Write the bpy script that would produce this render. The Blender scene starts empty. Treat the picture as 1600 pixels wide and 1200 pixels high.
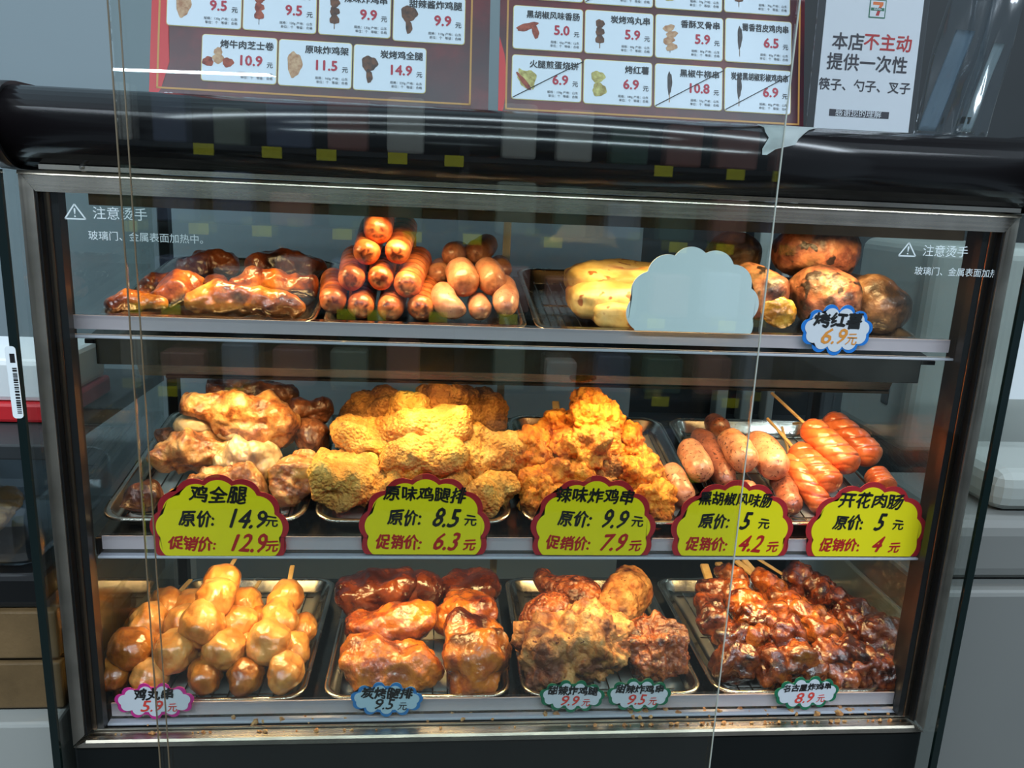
import bpy, bmesh, math, random
import numpy as np
from mathutils import Vector, Matrix, Euler
random.seed(7)
rng = np.random.default_rng(7)
SC = bpy.context.scene
COL = SC.collection
# ------------------------------------------------------------------ camera
F = 1254.27
CAM = np.array([-0.0949, -0.7303, 1.5126])
MW = np.array([[0.99543085, -0.02234631, -0.09283356],
               [-0.08490686, 0.23763436, -0.96763668],
               [0.04368356, 0.9710976, 0.23465122]])      # rows: world axes seen from the camera
cd = bpy.data.cameras.new('camera'); cam = bpy.data.objects.new('camera', cd); COL.objects.link(cam)
cd.sensor_fit = 'HORIZONTAL'; cd.sensor_width = 36.0; cd.lens = F / 1600 * 36.0; cd.clip_start = 0.02
m4 = Matrix([[*MW[0], CAM[0]], [*MW[1], CAM[1]], [*MW[2], CAM[2]], [0, 0, 0, 1]])
cam.matrix_world = m4
SC.camera = cam
# ------------------------------------------------------------------ world, exposure
SC.view_settings.view_transform = 'Standard'; SC.view_settings.look = 'None'
SC.view_settings.gamma = 1.0; SC.view_settings.exposure = 0.0
SC.view_settings.use_curve_mapping = False
SC.cycles.use_denoising = True
SC.cycles.max_bounces = 10; SC.cycles.transparent_max_bounces = 16
SC.cycles.caustics_reflective = False; SC.cycles.caustics_refractive = False
SC.cycles.sample_clamp_indirect = 6.0
wd = bpy.data.worlds.new('world'); SC.world = wd; wd.use_nodes = True
bgn = wd.node_tree.nodes['Background']
bgn.inputs[0].default_value = (0.62, 0.80, 0.95, 1); bgn.inputs[1].default_value = 0.24

def area(name, loc, size, power, color, rot=(0, 0, 0), spread=math.pi):
    l = bpy.data.lights.new(name, 'AREA'); l.shape = 'RECTANGLE'; l.size, l.size_y = size
    l.energy = power; l.color = color; l.spread = spread
    o = bpy.data.objects.new(name, l); o.location = loc; o.rotation_euler = rot; COL.objects.link(o)
    return o
COOL = (0.78, 0.90, 1.0)
WARM = (1.0, 0.65, 0.28)
area('ceiling_tube_light', (0.0, -1.5, 2.75), (6.0, 0.14), 145, COOL)
area('ceiling_tube_light', (0.0, 0.25, 2.75), (6.0, 0.10), 42, COOL)
area('ceiling_tube_light', (-3.0, -8.1, 2.50), (2.5, 0.22), 90, COOL, (0, 0, 0.16))
# heat lamps, warm, under the hood and under each shelf: (x, y, z, power)
HL = []
for x in (-0.30, -0.11, 0.105, 0.30):
    HL += [(x, 0.075, 1.4895, 0.52), (x, 0.100, 1.317, 0.46), (x, 0.115, 1.134, 0.52)]
for x, y, z, p in HL:
    area('heat_lamp_light', (x, y, z), (0.12, 0.024), p, WARM, spread=math.radians(150))

# ------------------------------------------------------------------ pixel -> world design helpers
def at(u, v, y=None, z=None, x=None):
    d = MW @ np.array([u - 800.0, 600.0 - v, -F])
    i, k = (1, y) if y is not None else ((2, z) if z is not None else (0, x))
    return CAM + d * ((k - CAM[i]) / d[i])
def mpp(p):   # metres per photograph pixel at world point p
    return -(MW.T @ (np.array(p) - CAM))[2] / F
# ------------------------------------------------------------------ noise
def _h(ix, iy, iz, s):
    n = (ix * 374761393 + iy * 668265263 + iz * 2147483647 % 998244353 + s * 1274126177) & 0xffffffff
    n = ((n ^ (n >> 13)) * 1274126177) & 0xffffffff
    n = ((n ^ (n >> 16)) * 2246822519) & 0xffffffff
    return ((n ^ (n >> 15)) & 0xffff) / 32767.5 - 1.0
_G = np.array([(1, 1, 0), (-1, 1, 0), (1, -1, 0), (-1, -1, 0), (1, 0, 1), (-1, 0, 1), (1, 0, -1), (-1, 0, -1), (0, 1, 1), (0, -1, 1), (0, 1, -1), (0, -1, -1)], float)
_RT = np.array(Euler((0.7, 1.1, 0.4)).to_matrix())
def vnoise(P, s=0):
    P = np.asarray(P, float) @ _RT; I = np.floor(P).astype(np.int64); f = P - I; w3 = f * f * f * (f * (f * 6 - 15) + 10)
    r = 0
    for dx in (0, 1):
        for dy in (0, 1):
            for dz in (0, 1):
                g = _G[((_h(I[:, 0] + dx + 5000, I[:, 1] + dy + 5000, I[:, 2] + dz + 5000, s) + 1) * 32767.5).astype(np.int64) % 12]
                w = (w3[:, 0] if dx else 1 - w3[:, 0]) * (w3[:, 1] if dy else 1 - w3[:, 1]) * (w3[:, 2] if dz else 1 - w3[:, 2])
                r = r + w * ((f - np.array([dx, dy, dz])) * g).sum(1)
    return r * 1.5
def fbm(P, o=3, s=0):
    r = 0; a = 1; t = 0; Q = np.asarray(P, float) * .72
    for k in range(o):
        r = r + a * vnoise(Q, s + k); t += a; a *= 0.5; Q = (Q * 2.03 + 17.3) @ _RT
    return r / t * 1.15
# ------------------------------------------------------------------ materials
def lin(c):
    return tuple(((x / 255) / 12.92 if x / 255 <= 0.04045 else ((x / 255 + 0.055) / 1.055) ** 2.4) for x in c)
def mat_base(name):
    m = bpy.data.materials.new(name); m.use_nodes = True
    nt = m.node_tree; b = nt.nodes['Principled BSDF']
    return m, nt, b
def simple(name, rgb, rough=0.5, metal=0.0, coat=0.0, bump=0.0, bscale=60, var=0.0, vscale=8, spec=0.5):
    m, nt, b = mat_base(name); N = nt.nodes; L = nt.links
    c = (*lin(rgb), 1)
    b.inputs['Base Color'].default_value = c; b.inputs['Roughness'].default_value = rough
    b.inputs['Metallic'].default_value = metal; b.inputs['Coat Weight'].default_value = coat
    b.inputs['Coat Roughness'].default_value = 0.08; b.inputs['Specular IOR Level'].default_value = spec
    tc = N.new('ShaderNodeTexCoord')
    n = N.new('ShaderNodeTexNoise'); n.inputs['Scale'].default_value = vscale; n.inputs['Detail'].default_value = 5
    L.new(tc.outputs['Object'], n.inputs['Vector'])
    if var:
        hs = N.new('ShaderNodeMix'); hs.data_type = 'RGBA'
        hs.inputs[6].default_value = tuple(x * (1 - var) for x in c[:3]) + (1,); hs.inputs[7].default_value = tuple(min(1, x * (1 + var)) for x in c[:3]) + (1,)
        L.new(n.outputs[0], hs.inputs[0]); L.new(hs.outputs[2], b.inputs['Base Color'])
    if bump:
        n2 = N.new('ShaderNodeTexNoise'); n2.inputs['Scale'].default_value = bscale; L.new(tc.outputs['Object'], n2.inputs['Vector'])
        bp = N.new('ShaderNodeBump'); bp.inputs['Strength'].default_value = bump; bp.inputs['Distance'].default_value = 0.001
        L.new(n2.outputs[0], bp.inputs['Height']); L.new(bp.outputs[0], b.inputs['Normal'])
    return m
def steel(name, rgb=(176, 172, 165), rough=0.22, stretch=(1, 60, 60), var=0.10):
    m, nt, b = mat_base(name); N = nt.nodes; L = nt.links
    b.inputs['Base Color'].default_value = (*lin(rgb), 1); b.inputs['Metallic'].default_value = 1
    tc = N.new('ShaderNodeTexCoord'); mp = N.new('ShaderNodeMapping'); mp.inputs['Scale'].default_value = stretch
    n = N.new('ShaderNodeTexNoise'); n.inputs['Scale'].default_value = 9; n.inputs['Detail'].default_value = 4
    L.new(tc.outputs['Object'], mp.inputs[0]); L.new(mp.outputs[0], n.inputs['Vector'])
    mr = N.new('ShaderNodeMapRange'); mr.inputs['To Min'].default_value = max(0.02, rough - var); mr.inputs['To Max'].default_value = rough + var
    L.new(n.outputs[0], mr.inputs['Value']); L.new(mr.outputs[0], b.inputs['Roughness'])
    n2 = N.new('ShaderNodeTexNoise'); n2.inputs['Scale'].default_value = 22; n2.inputs['Detail'].default_value = 6
    L.new(tc.outputs['Object'], n2.inputs['Vector'])
    cr = N.new('ShaderNodeValToRGB'); cr.color_ramp.elements[0].position = 0.35; cr.color_ramp.elements[1].position = 0.6
    k = lin(rgb); cr.color_ramp.elements[0].color = tuple(x * 0.72 for x in k) + (1,); cr.color_ramp.elements[1].color = (*k, 1)
    L.new(n2.outputs[0], cr.inputs[0]); L.new(cr.outputs[0], b.inputs['Base Color'])
    return m
def clear(name, tint=(0.95, 0.97, 0.96), base=0.045, rough=0.0, gloss=(1, 1, 1)):
    m = bpy.data.materials.new(name); m.use_nodes = True; nt = m.node_tree; N = nt.nodes; L = nt.links; N.clear()
    o = N.new('ShaderNodeOutputMaterial'); mx = N.new('ShaderNodeMixShader')
    t = N.new('ShaderNodeBsdfTransparent'); t.inputs[0].default_value = (*tint, 1)
    g = N.new('ShaderNodeBsdfGlossy'); g.inputs['Roughness'].default_value = rough; g.inputs[0].default_value = (*gloss, 1)
    lw = N.new('ShaderNodeLayerWeight'); p = N.new('ShaderNodeMath'); p.operation = 'POWER'; p.inputs[1].default_value = 5
    L.new(lw.outputs['Facing'], p.inputs[0])
    ma = N.new('ShaderNodeMath'); ma.operation = 'MULTIPLY_ADD'; ma.inputs[1].default_value = 0.9; ma.inputs[2].default_value = base
    L.new(p.outputs[0], ma.inputs[0]); L.new(ma.outputs[0], mx.inputs[0])
    L.new(t.outputs[0], mx.inputs[1]); L.new(g.outputs[0], mx.inputs[2]); L.new(mx.outputs[0], o.inputs[0])
    return m
def food(name, cols, scale=35, rough=0.5, coat=0.0, bump=0.6, bscale=200, dark=None, spots=None, sss=0.0, pos=None, cr_rough=0.12, voro=0.0):
    """cols: ramp colours of the skin; dark: colour where the 'mark' attribute is 1; spots: (rgb, scale, threshold)"""
    m, nt, b = mat_base(name); N = nt.nodes; L = nt.links
    tc = N.new('ShaderNodeTexCoord')
    oi = N.new('ShaderNodeObjectInfo')
    vm = N.new('ShaderNodeVectorMath'); vm.operation = 'ADD'; L.new(tc.outputs['Object'], vm.inputs[0])
    sc = N.new('ShaderNodeMath'); sc.operation = 'MULTIPLY'; sc.inputs[1].default_value = 7.0; L.new(oi.outputs['Random'], sc.inputs[0])
    L.new(sc.outputs[0], vm.inputs[1])
    n = N.new('ShaderNodeTexNoise'); n.inputs['Scale'].default_value = scale; n.inputs['Detail'].default_value = 6; n.inputs['Roughness'].default_value = 0.62
    L.new(vm.outputs[0], n.inputs['Vector'])
    cr = N.new('ShaderNodeValToRGB'); e = cr.color_ramp.elements
    pos = pos or [0.36 + 0.28 * i / (len(cols) - 1) for i in range(len(cols))]
    e[0].position = pos[0]; e[0].color = (*lin(cols[0]), 1); e[1].position = pos[-1]; e[1].color = (*lin(cols[-1]), 1)
    for q, c in list(zip(pos, cols))[1:-1]:
        x = e.new(q); x.color = (*lin(c), 1)
    L.new(n.outputs[0], cr.inputs[0]); col = cr.outputs[0]
    if spots:
        ns = N.new('ShaderNodeTexNoise'); ns.inputs['Scale'].default_value = spots[1]; ns.inputs['Detail'].default_value = 2
        L.new(vm.outputs[0], ns.inputs['Vector'])
        mr = N.new('ShaderNodeMapRange'); mr.inputs['From Min'].default_value = spots[2]; mr.inputs['From Max'].default_value = spots[2] + 0.05
        L.new(ns.outputs[0], mr.inputs['Value'])
        mx = N.new('ShaderNodeMix'); mx.data_type = 'RGBA'; mx.inputs[7].default_value = (*lin(spots[0]), 1)
        L.new(mr.outputs[0], mx.inputs[0]); L.new(col, mx.inputs[6]); col = mx.outputs[2]
    if dark:
        a = N.new('ShaderNodeAttribute'); a.attribute_name = 'mark'
        mx = N.new('ShaderNodeMix'); mx.data_type = 'RGBA'; mx.inputs[7].default_value = (*lin(dark), 1)
        L.new(a.outputs['Fac'], mx.inputs[0]); L.new(col, mx.inputs[6]); col = mx.outputs[2]
    L.new(col, b.inputs['Base Color'])
    b.inputs['Roughness'].default_value = rough; b.inputs['Coat Weight'].default_value = coat; b.inputs['Coat Roughness'].default_value = cr_rough
    if sss:
        b.inputs['Subsurface Weight'].default_value = sss; b.inputs['Subsurface Scale'].default_value = 0.006
        b.inputs['Subsurface Radius'].default_value = (1.0, 0.45, 0.2)
    n2 = N.new('ShaderNodeTexNoise'); n2.inputs['Scale'].default_value = bscale; n2.inputs['Detail'].default_value = 5; L.new(vm.outputs[0], n2.inputs['Vector'])
    h = n2.outputs[0]
    if voro:
        vo = N.new('ShaderNodeTexVoronoi'); vo.inputs['Scale'].default_value = voro; L.new(vm.outputs[0], vo.inputs['Vector'])
        mm = N.new('ShaderNodeMath'); mm.operation = 'SUBTRACT'; L.new(h, mm.inputs[0]); L.new(vo.outputs['Distance'], mm.inputs[1]); h = mm.outputs[0]
    bp = N.new('ShaderNodeBump'); bp.inputs['Strength'].default_value = bump; bp.inputs['Distance'].default_value = 0.0026
    L.new(h, bp.inputs['Height']); L.new(bp.outputs[0], b.inputs['Normal'])
    if coat: L.new(bp.outputs[0], b.inputs['Coat Normal'])
    return m

M = {}
M['steel'] = steel('stainless_steel', (214, 206, 196), 0.27)
M['steel_v'] = steel('stainless_steel_upright', (214, 206, 196), 0.34, (60, 60, 1))
M['tray'] = steel('tray_steel', (205, 200, 190), 0.24, (8, 8, 8))
M['wire'] = steel('wire_steel', (170, 165, 158), 0.25, (5, 5, 5))
M['bronze'] = steel('brown_metal', (138, 112, 90), 0.22, (60, 60, 1))
M['shelfsteel'] = steel('shelf_steel', (132, 126, 116), 0.2)
M['bright'] = steel('glint_strip_steel', (196, 186, 168), 0.34, (5, 5, 5), .05)
M['housing'] = steel('lamp_housing_steel', (190, 172, 146), 0.3)
M['black'] = simple('black_metal', (14, 15, 17), 0.35)
M['hood'] = simple('dark_enamel', (14, 11, 13), 0.17, coat=0.0, var=0.15, vscale=30)
M['base'] = simple('base_panel', (13, 17, 18), 0.5, spec=.3)
M['wall'] = simple('painted_wall', (128, 142, 148), 0.7, var=0.06, vscale=3)
M['darkwall'] = simple('dark_panel', (38, 43, 46), 0.6, var=0.2)
M['paper'] = simple('baking_paper', (242, 238, 230), 0.7, bump=0.2, bscale=120)
M['white'] = simple('white_card', (228, 236, 240), 0.55)
M['blank'] = simple('pale_blank_card', (236, 246, 250), 0.6)
M['glass'] = clear('sheet_glass', (0.90, 0.93, 0.92), 0.042)
M['doorglass'] = clear('door_glass', (0.96, 0.975, 0.97), 0.016)
M['plastic'] = clear('clear_plastic', (0.965, 0.965, 0.975), 0.05, 0.10)
M['bag'] = clear('bag_film', (0.78, 0.84, 0.88), 0.16, 0.12)
M['gedge'] = simple('glass_edge_dark_green', (9, 24, 24), 0.15)
M['gedge_l'] = simple('glass_edge_grey_green', (104, 92, 74), 0.2)
M['strip'] = simple('rail_paper', (216, 202, 204), 0.6, var=0.08)
M['lip'] = simple('clear_lip', (200, 200, 212), 0.12, coat=1)
M['yellow'] = simple('yellow_card', (250, 230, 16), 0.5)
M['maroon'] = simple('crimson_print', (178, 34, 44), 0.5)
M['ink'] = simple('black_ink', (18, 18, 22), 0.5)
M['redink'] = simple('red_ink', (188, 28, 30), 0.5)
M['orangeink'] = simple('orange_ink', (236, 150, 60), 0.5)
M['redpen'] = simple('light_red_ink', (232, 70, 60), 0.5)
M['blue'] = simple('blue_print', (24, 122, 214), 0.5)
M['blue2'] = simple('pale_blue_print', (52, 128, 196), 0.5)
M['pink'] = simple('pink_print', (206, 40, 140), 0.5)
M['green'] = simple('green_print', (12, 112, 78), 0.5)
M['tagwhite'] = simple('tag_white', (225, 226, 236), 0.5)
M['tagwhite_blue'] = simple('tag_pale_blue', (190, 216, 232), 0.5)
M['etch'] = simple('white_etching', (215, 225, 228), 0.6)
M['wood'] = food('skewer_wood', [(196, 160, 104), (222, 190, 136)], 60, 0.6, bump=0.2)
M['poster'] = food('maroon_poster', [(58, 20, 34), (80, 20, 32), (112, 24, 34)], 9, 0.35, bump=0)
M['red'] = simple('red_print', (206, 40, 48), 0.4)
M['gold'] = simple('gold_print', (196, 142, 70), 0.4)
M['cream'] = simple('cream_edge', (226, 204, 128), 0.4)
M['card'] = simple('menu_card', (222, 230, 244), 0.4)
M['pricered'] = simple('price_red', (180, 36, 62), 0.45)
M['inkgrey'] = simple('ink_grey', (46, 44, 52), 0.5)
M['tape'] = simple('torn_tape', (186, 196, 196), 0.5, bump=0.3, bscale=80)
M['woodbox'] = food('pale_wood', [(92, 72, 44), (116, 92, 60)], 12, 0.6, bump=0.2)
M['machine'] = simple('grey_machine', (116, 118, 116), 0.5, var=0.04)
M['machine_l'] = simple('white_plastic', (158, 164, 160), 0.4, var=0.03)
M['steelmir'] = steel('case_floor_steel', (120, 116, 108), 0.18)
# foods
M['scored'] = food('scored_sausage_skin', [(206, 96, 50), (232, 128, 72), (242, 150, 92)], 50, 0.34, 0.35, 0.3, 90, dark=(84, 26, 12), sss=0.1)
M['pale'] = food('pale_sausage_skin', [(176, 112, 84), (196, 134, 102), (210, 150, 118)], 70, 0.36, 0.4, 0.35, 120, dark=(120, 66, 50), spots=((120, 70, 58), 420, 0.66), sss=0.12)
M['pepper'] = food('pepper_sausage_skin', [(170, 106, 76), (198, 134, 98), (212, 154, 116)], 80, 0.34, 0.4, 0.4, 150, dark=(110, 50, 34), spots=((92, 44, 32), 300, 0.62), sss=0.12)
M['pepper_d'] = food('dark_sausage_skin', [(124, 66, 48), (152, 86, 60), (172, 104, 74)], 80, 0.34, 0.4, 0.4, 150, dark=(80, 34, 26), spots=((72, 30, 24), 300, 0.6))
M['bloom'] = food('bloom_sausage_skin', [(190, 84, 40), (216, 108, 54), (228, 130, 74)], 50, 0.3, 0.5, 0.25, 90, dark=(132, 44, 18), sss=0.1)
M['glaze'] = food('glazed_roast_skin', [(84, 32, 14), (168, 84, 30), (214, 128, 48), (226, 158, 82)], 26, 0.3, 1.0, 0.7, 90, dark=(40, 14, 8))
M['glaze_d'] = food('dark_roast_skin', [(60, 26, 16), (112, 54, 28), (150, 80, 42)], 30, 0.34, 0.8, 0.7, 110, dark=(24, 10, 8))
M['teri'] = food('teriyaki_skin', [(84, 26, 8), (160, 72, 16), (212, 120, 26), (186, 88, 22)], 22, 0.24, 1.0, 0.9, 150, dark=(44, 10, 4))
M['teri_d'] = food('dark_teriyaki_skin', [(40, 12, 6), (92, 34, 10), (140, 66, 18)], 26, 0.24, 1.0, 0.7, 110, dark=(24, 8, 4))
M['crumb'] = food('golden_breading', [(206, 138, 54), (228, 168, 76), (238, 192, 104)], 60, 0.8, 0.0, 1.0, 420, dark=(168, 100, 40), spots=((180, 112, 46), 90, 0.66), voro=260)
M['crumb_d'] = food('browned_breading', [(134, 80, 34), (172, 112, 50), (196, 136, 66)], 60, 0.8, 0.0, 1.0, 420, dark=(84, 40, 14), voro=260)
M['spicy'] = food('spicy_breading', [(190, 96, 24), (228, 138, 34), (240, 168, 60)], 80, 0.7, 0.1, 1.0, 300, dark=(120, 48, 14), voro=150)
M['leg'] = food('roast_leg_skin', [(96, 46, 20), (164, 100, 52), (204, 152, 92), (190, 146, 100)], 46, 0.4, 0.6, 0.8, 170, dark=(80, 30, 16))
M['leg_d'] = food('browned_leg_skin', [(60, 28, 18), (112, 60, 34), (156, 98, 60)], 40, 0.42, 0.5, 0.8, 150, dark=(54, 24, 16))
M['legpale'] = food('pale_leg_meat', [(150, 116, 78), (182, 152, 112), (198, 172, 130)], 30, 0.36, 0.5, 0.5, 120, dark=(120, 70, 44))
M['ball'] = food('meatball_glaze', [(186, 110, 40), (216, 146, 70), (226, 166, 92)], 40, 0.3, 0.9, 0.45, 150, dark=(120, 60, 24), sss=0.1)
M['ball_d'] = food('browned_meatball_glaze', [(130, 66, 16), (170, 100, 30), (190, 122, 46)], 40, 0.3, 0.9, 0.45, 150, dark=(80, 36, 12))
M['sesame'] = food('sticky_fried_skin', [(84, 32, 14), (146, 68, 28), (188, 106, 52)], 70, 0.26, 1.0, 1.0, 230, dark=(44, 12, 8), spots=((226, 170, 100), 300, 0.68), voro=140)
M['fried'] = food('light_fried_crust', [(160, 84, 36), (206, 140, 76), (222, 168, 104)], 55, 0.6, 0.3, 1.0, 230, dark=(84, 26, 12), spots=((110, 50, 26), 200, 0.66), voro=130)
M['nagoya'] = food('dark_sauce_meat', [(40, 14, 8), (104, 42, 18), (156, 78, 30)], 55, 0.24, 1.0, 0.9, 150, dark=(20, 8, 6), spots=((190, 140, 80), 320, 0.72))
M['nagoya_l'] = food('sauced_meat', [(70, 24, 8), (150, 72, 20), (196, 116, 44)], 50, 0.24, 1.0, 0.9, 150, dark=(30, 10, 6))
M['bread'] = food('flatbread_crust', [(200, 156, 84), (222, 188, 116), (232, 204, 140)], 30, 0.6, 0.1, 0.4, 90, dark=(184, 112, 50), spots=((150, 84, 36), 60, 0.60))
M['potato'] = food('sweet_potato_skin', [(52, 28, 26), (128, 72, 54), (176, 116, 84), (120, 88, 60)], 24, 0.5, 0.3, 1.0, 90, dark=(30, 18, 14), spots=((38, 24, 20), 60, 0.6))
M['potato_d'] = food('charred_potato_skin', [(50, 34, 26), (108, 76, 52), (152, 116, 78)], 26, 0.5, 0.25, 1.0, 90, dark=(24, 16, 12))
M['flesh'] = food('golden_potato_flesh', [(120, 78, 14), (176, 128, 32), (206, 166, 74)], 60, 0.35, 0.6, 1.0, 90)
M['crumbs'] = food('fried_crumbs', [(170, 100, 50), (210, 150, 90), (226, 180, 120)], 200, 0.7)
M['tagyellow'] = simple('shelf_tag_yellow', (230, 220, 40), 0.5)

# ------------------------------------------------------------------ object helpers
def link(name, me, mat, parent=None):
    o = bpy.data.objects.new(name, me); COL.objects.link(o)
    if mat and not me.materials: me.materials.append(mat)
    if parent: o.parent = parent
    return o
def empty(name, loc, rot=(0, 0, 0)):
    o = bpy.data.objects.new(name, None); COL.objects.link(o); o.location = loc; o.rotation_euler = rot
    o.empty_display_size = 0.02
    return o
def tag(o, label, cat, group=None, kind=None):
    o['label'] = label; o['category'] = cat
    if group: o['group'] = group
    if kind: o['kind'] = kind
    return o
def bmobj(name, bm, mat, parent=None, smooth=False):
    me = bpy.data.meshes.new(name); bm.to_mesh(me); bm.free()
    if smooth:
        for p in me.polygons: p.use_smooth = True
    return link(name, me, mat, parent)
def addbox(bm, x0, x1, y0, y1, z0, z1, bev=0.0, seg=2):
    r = bmesh.ops.create_cube(bm, size=1.0)
    vs = r['verts']
    bmesh.ops.scale(bm, vec=(x1 - x0, y1 - y0, z1 - z0), verts=vs)
    bmesh.ops.translate(bm, vec=((x0 + x1) / 2, (y0 + y1) / 2, (z0 + z1) / 2), verts=vs)
    if bev:
        es = list({e for v in vs for e in v.link_edges})
        bmesh.ops.bevel(bm, geom=es, offset=bev, segments=seg, affect='EDGES', profile=0.5)
def box(name, x0, x1, y0, y1, z0, z1, mat, parent=None, bev=0.0, seg=2):
    bm = bmesh.new(); addbox(bm, x0, x1, y0, y1, z0, z1, bev, seg)
    return bmobj(name, bm, mat, parent)
def struct(o):
    o['kind'] = 'structure'; return o
def addcyl(bm, a, b, r, seg=10):
    a = Vector(a); b = Vector(b); d = b - a
    mt = Matrix.Translation((a + b) / 2) @ d.to_track_quat('Z', 'Y').to_matrix().to_4x4()
    bmesh.ops.create_cone(bm, cap_ends=True, segments=seg, radius1=r, radius2=r, depth=d.length, matrix=mt)
def poly(name, pts, thick, mat, parent=None, z=0.0):
    """flat plate in the local XZ plane (front face at y=z, looking towards -y)"""
    bm = bmesh.new(); n = len(pts)
    f = [bm.verts.new((p[0], z, p[1])) for p in pts]; b = [bm.verts.new((p[0], z + thick, p[1])) for p in pts]
    bm.faces.new(f); bm.faces.new(b[::-1])
    for i in range(n): bm.faces.new((f[i], f[(i + 1) % n], b[(i + 1) % n], b[i]))
    bmesh.ops.triangulate(bm, faces=bm.faces[:])
    bmesh.ops.recalc_face_normals(bm, faces=bm.faces[:])
    return bmobj(name, bm, mat, parent)
def rrect(x0, x1, z0, z1, r, n=5):
    pts = []
    for cx, cz, a0 in ((x1 - r, z1 - r, 0), (x0 + r, z1 - r, 90), (x0 + r, z0 + r, 180), (x1 - r, z0 + r, 270)):
        for i in range(n + 1):
            a = math.radians(a0 + 90 * i / n); pts.append((cx + r * math.cos(a), cz + r * math.sin(a)))
    return pts
_tc = {}
def text(body, x, z, size, mat, parent, bold=0.0, align='CENTER', y=-0.0006, warp=0.0, rot=0.0, sx=1.0, name='lettering', seed=0, shear=0.0):
    cu = bpy.data.curves.new('t', 'FONT'); cu.body = body; cu.size = size; cu.align_x = align; cu.align_y = 'CENTER'
    cu.resolution_u = 2; cu.shear = shear; cu.fill_mode = 'FRONT'
    t = bpy.data.objects.new('t', cu); COL.objects.link(t)
    dg = bpy.context.evaluated_depsgraph_get()
    me = bpy.data.meshes.new_from_object(t.evaluated_get(dg))
    bpy.data.objects.remove(t); bpy.data.curves.remove(cu)
    n = len(me.vertices)
    if n == 0: return None
    co = np.empty(n * 3); me.vertices.foreach_get('co', co); co = co.reshape(-1, 3)
    X = co[:, 0] * sx; Z = co[:, 1].copy()
    if warp:
        q = np.c_[X / size * 1.4, Z / size * 1.4, np.full(n, seed * 3.7)]
        X = X + warp * size * vnoise(q, 1) * 0.5 + 0.12 * Z; Z = Z + warp * size * vnoise(q, 2) * 0.5
        X = X + warp * size * 0.08 * vnoise(q * 3, 4); Z = Z + warp * size * 0.08 * vnoise(q * 3, 5)
    c, s = math.cos(rot), math.sin(rot)
    co = np.c_[x + X * c - Z * s, np.full(n, y), z + X * s + Z * c]
    if bold:
        d = bold * size; fs = [tuple(p.vertices) for p in me.polygons]; sh = [(-d, 0), (d, 0), (0, d), (0, -d)] if bold > .012 else [(-d, 0), (d, 0)]
        V = []; Fc = []
        for k, (a, b) in enumerate(sh):
            V += (co + np.array([a, -0.00001 * k, b])).tolist(); Fc += [tuple(i + k * n for i in f) for f in fs]
        bpy.data.meshes.remove(me); me = bpy.data.meshes.new(name); me.from_pydata(V, [], Fc)
    else:
        me.vertices.foreach_set('co', co.ravel())
    me.materials.clear(); me.update()
    me.name = name
    return link(name, me, mat, parent)

def grid_mesh(name, V, nu, nv, mat, parent, origin, mark=None, poles=True):
    """V: (nu, nv, 3) closed in v, capped by poles."""
    Vf = V.reshape(-1, 3) - origin
    faces = []
    i = np.arange(nu - 1)[:, None]; j = np.arange(nv)[None, :]
    a = i * nv + j; b = i * nv + (j + 1) % nv; c = b + nv; d = a + nv
    faces = np.stack([a, b, c, d], -1).reshape(-1, 4).tolist()
    faces.append(list(range(nv))[::-1]); faces.append([(nu - 1) * nv + k for k in range(nv)])
    me = bpy.data.meshes.new(name); me.from_pydata(Vf.tolist(), [], faces)
    me.polygons.foreach_set('use_smooth', [True] * len(me.polygons))
    if mark is not None:
        at_ = me.attributes.new('mark', 'FLOAT', 'POINT'); at_.data.foreach_set('value', np.clip(mark.ravel(), 0, 1).astype(np.float32))
    o = link(name, me, mat, parent); o.location = origin if parent is None else origin
    return o
def catmull(P, t):
    P = np.asarray(P, float); n = len(P)
    Q = np.vstack([2 * P[0] - P[1], P, 2 * P[-1] - P[-2]])
    s = np.clip(t, 0, 1) * (n - 1); k = np.minimum(s.astype(int), n - 2); f = (s - k)[:, None]
    a, b, c, d = Q[k], Q[k + 1], Q[k + 2], Q[k + 3]
    return 0.5 * (2 * b + (c - a) * f + (2 * a - 5 * b + 4 * c - d) * f ** 2 + (3 * b - a - 3 * c + d) * f ** 3)
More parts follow.
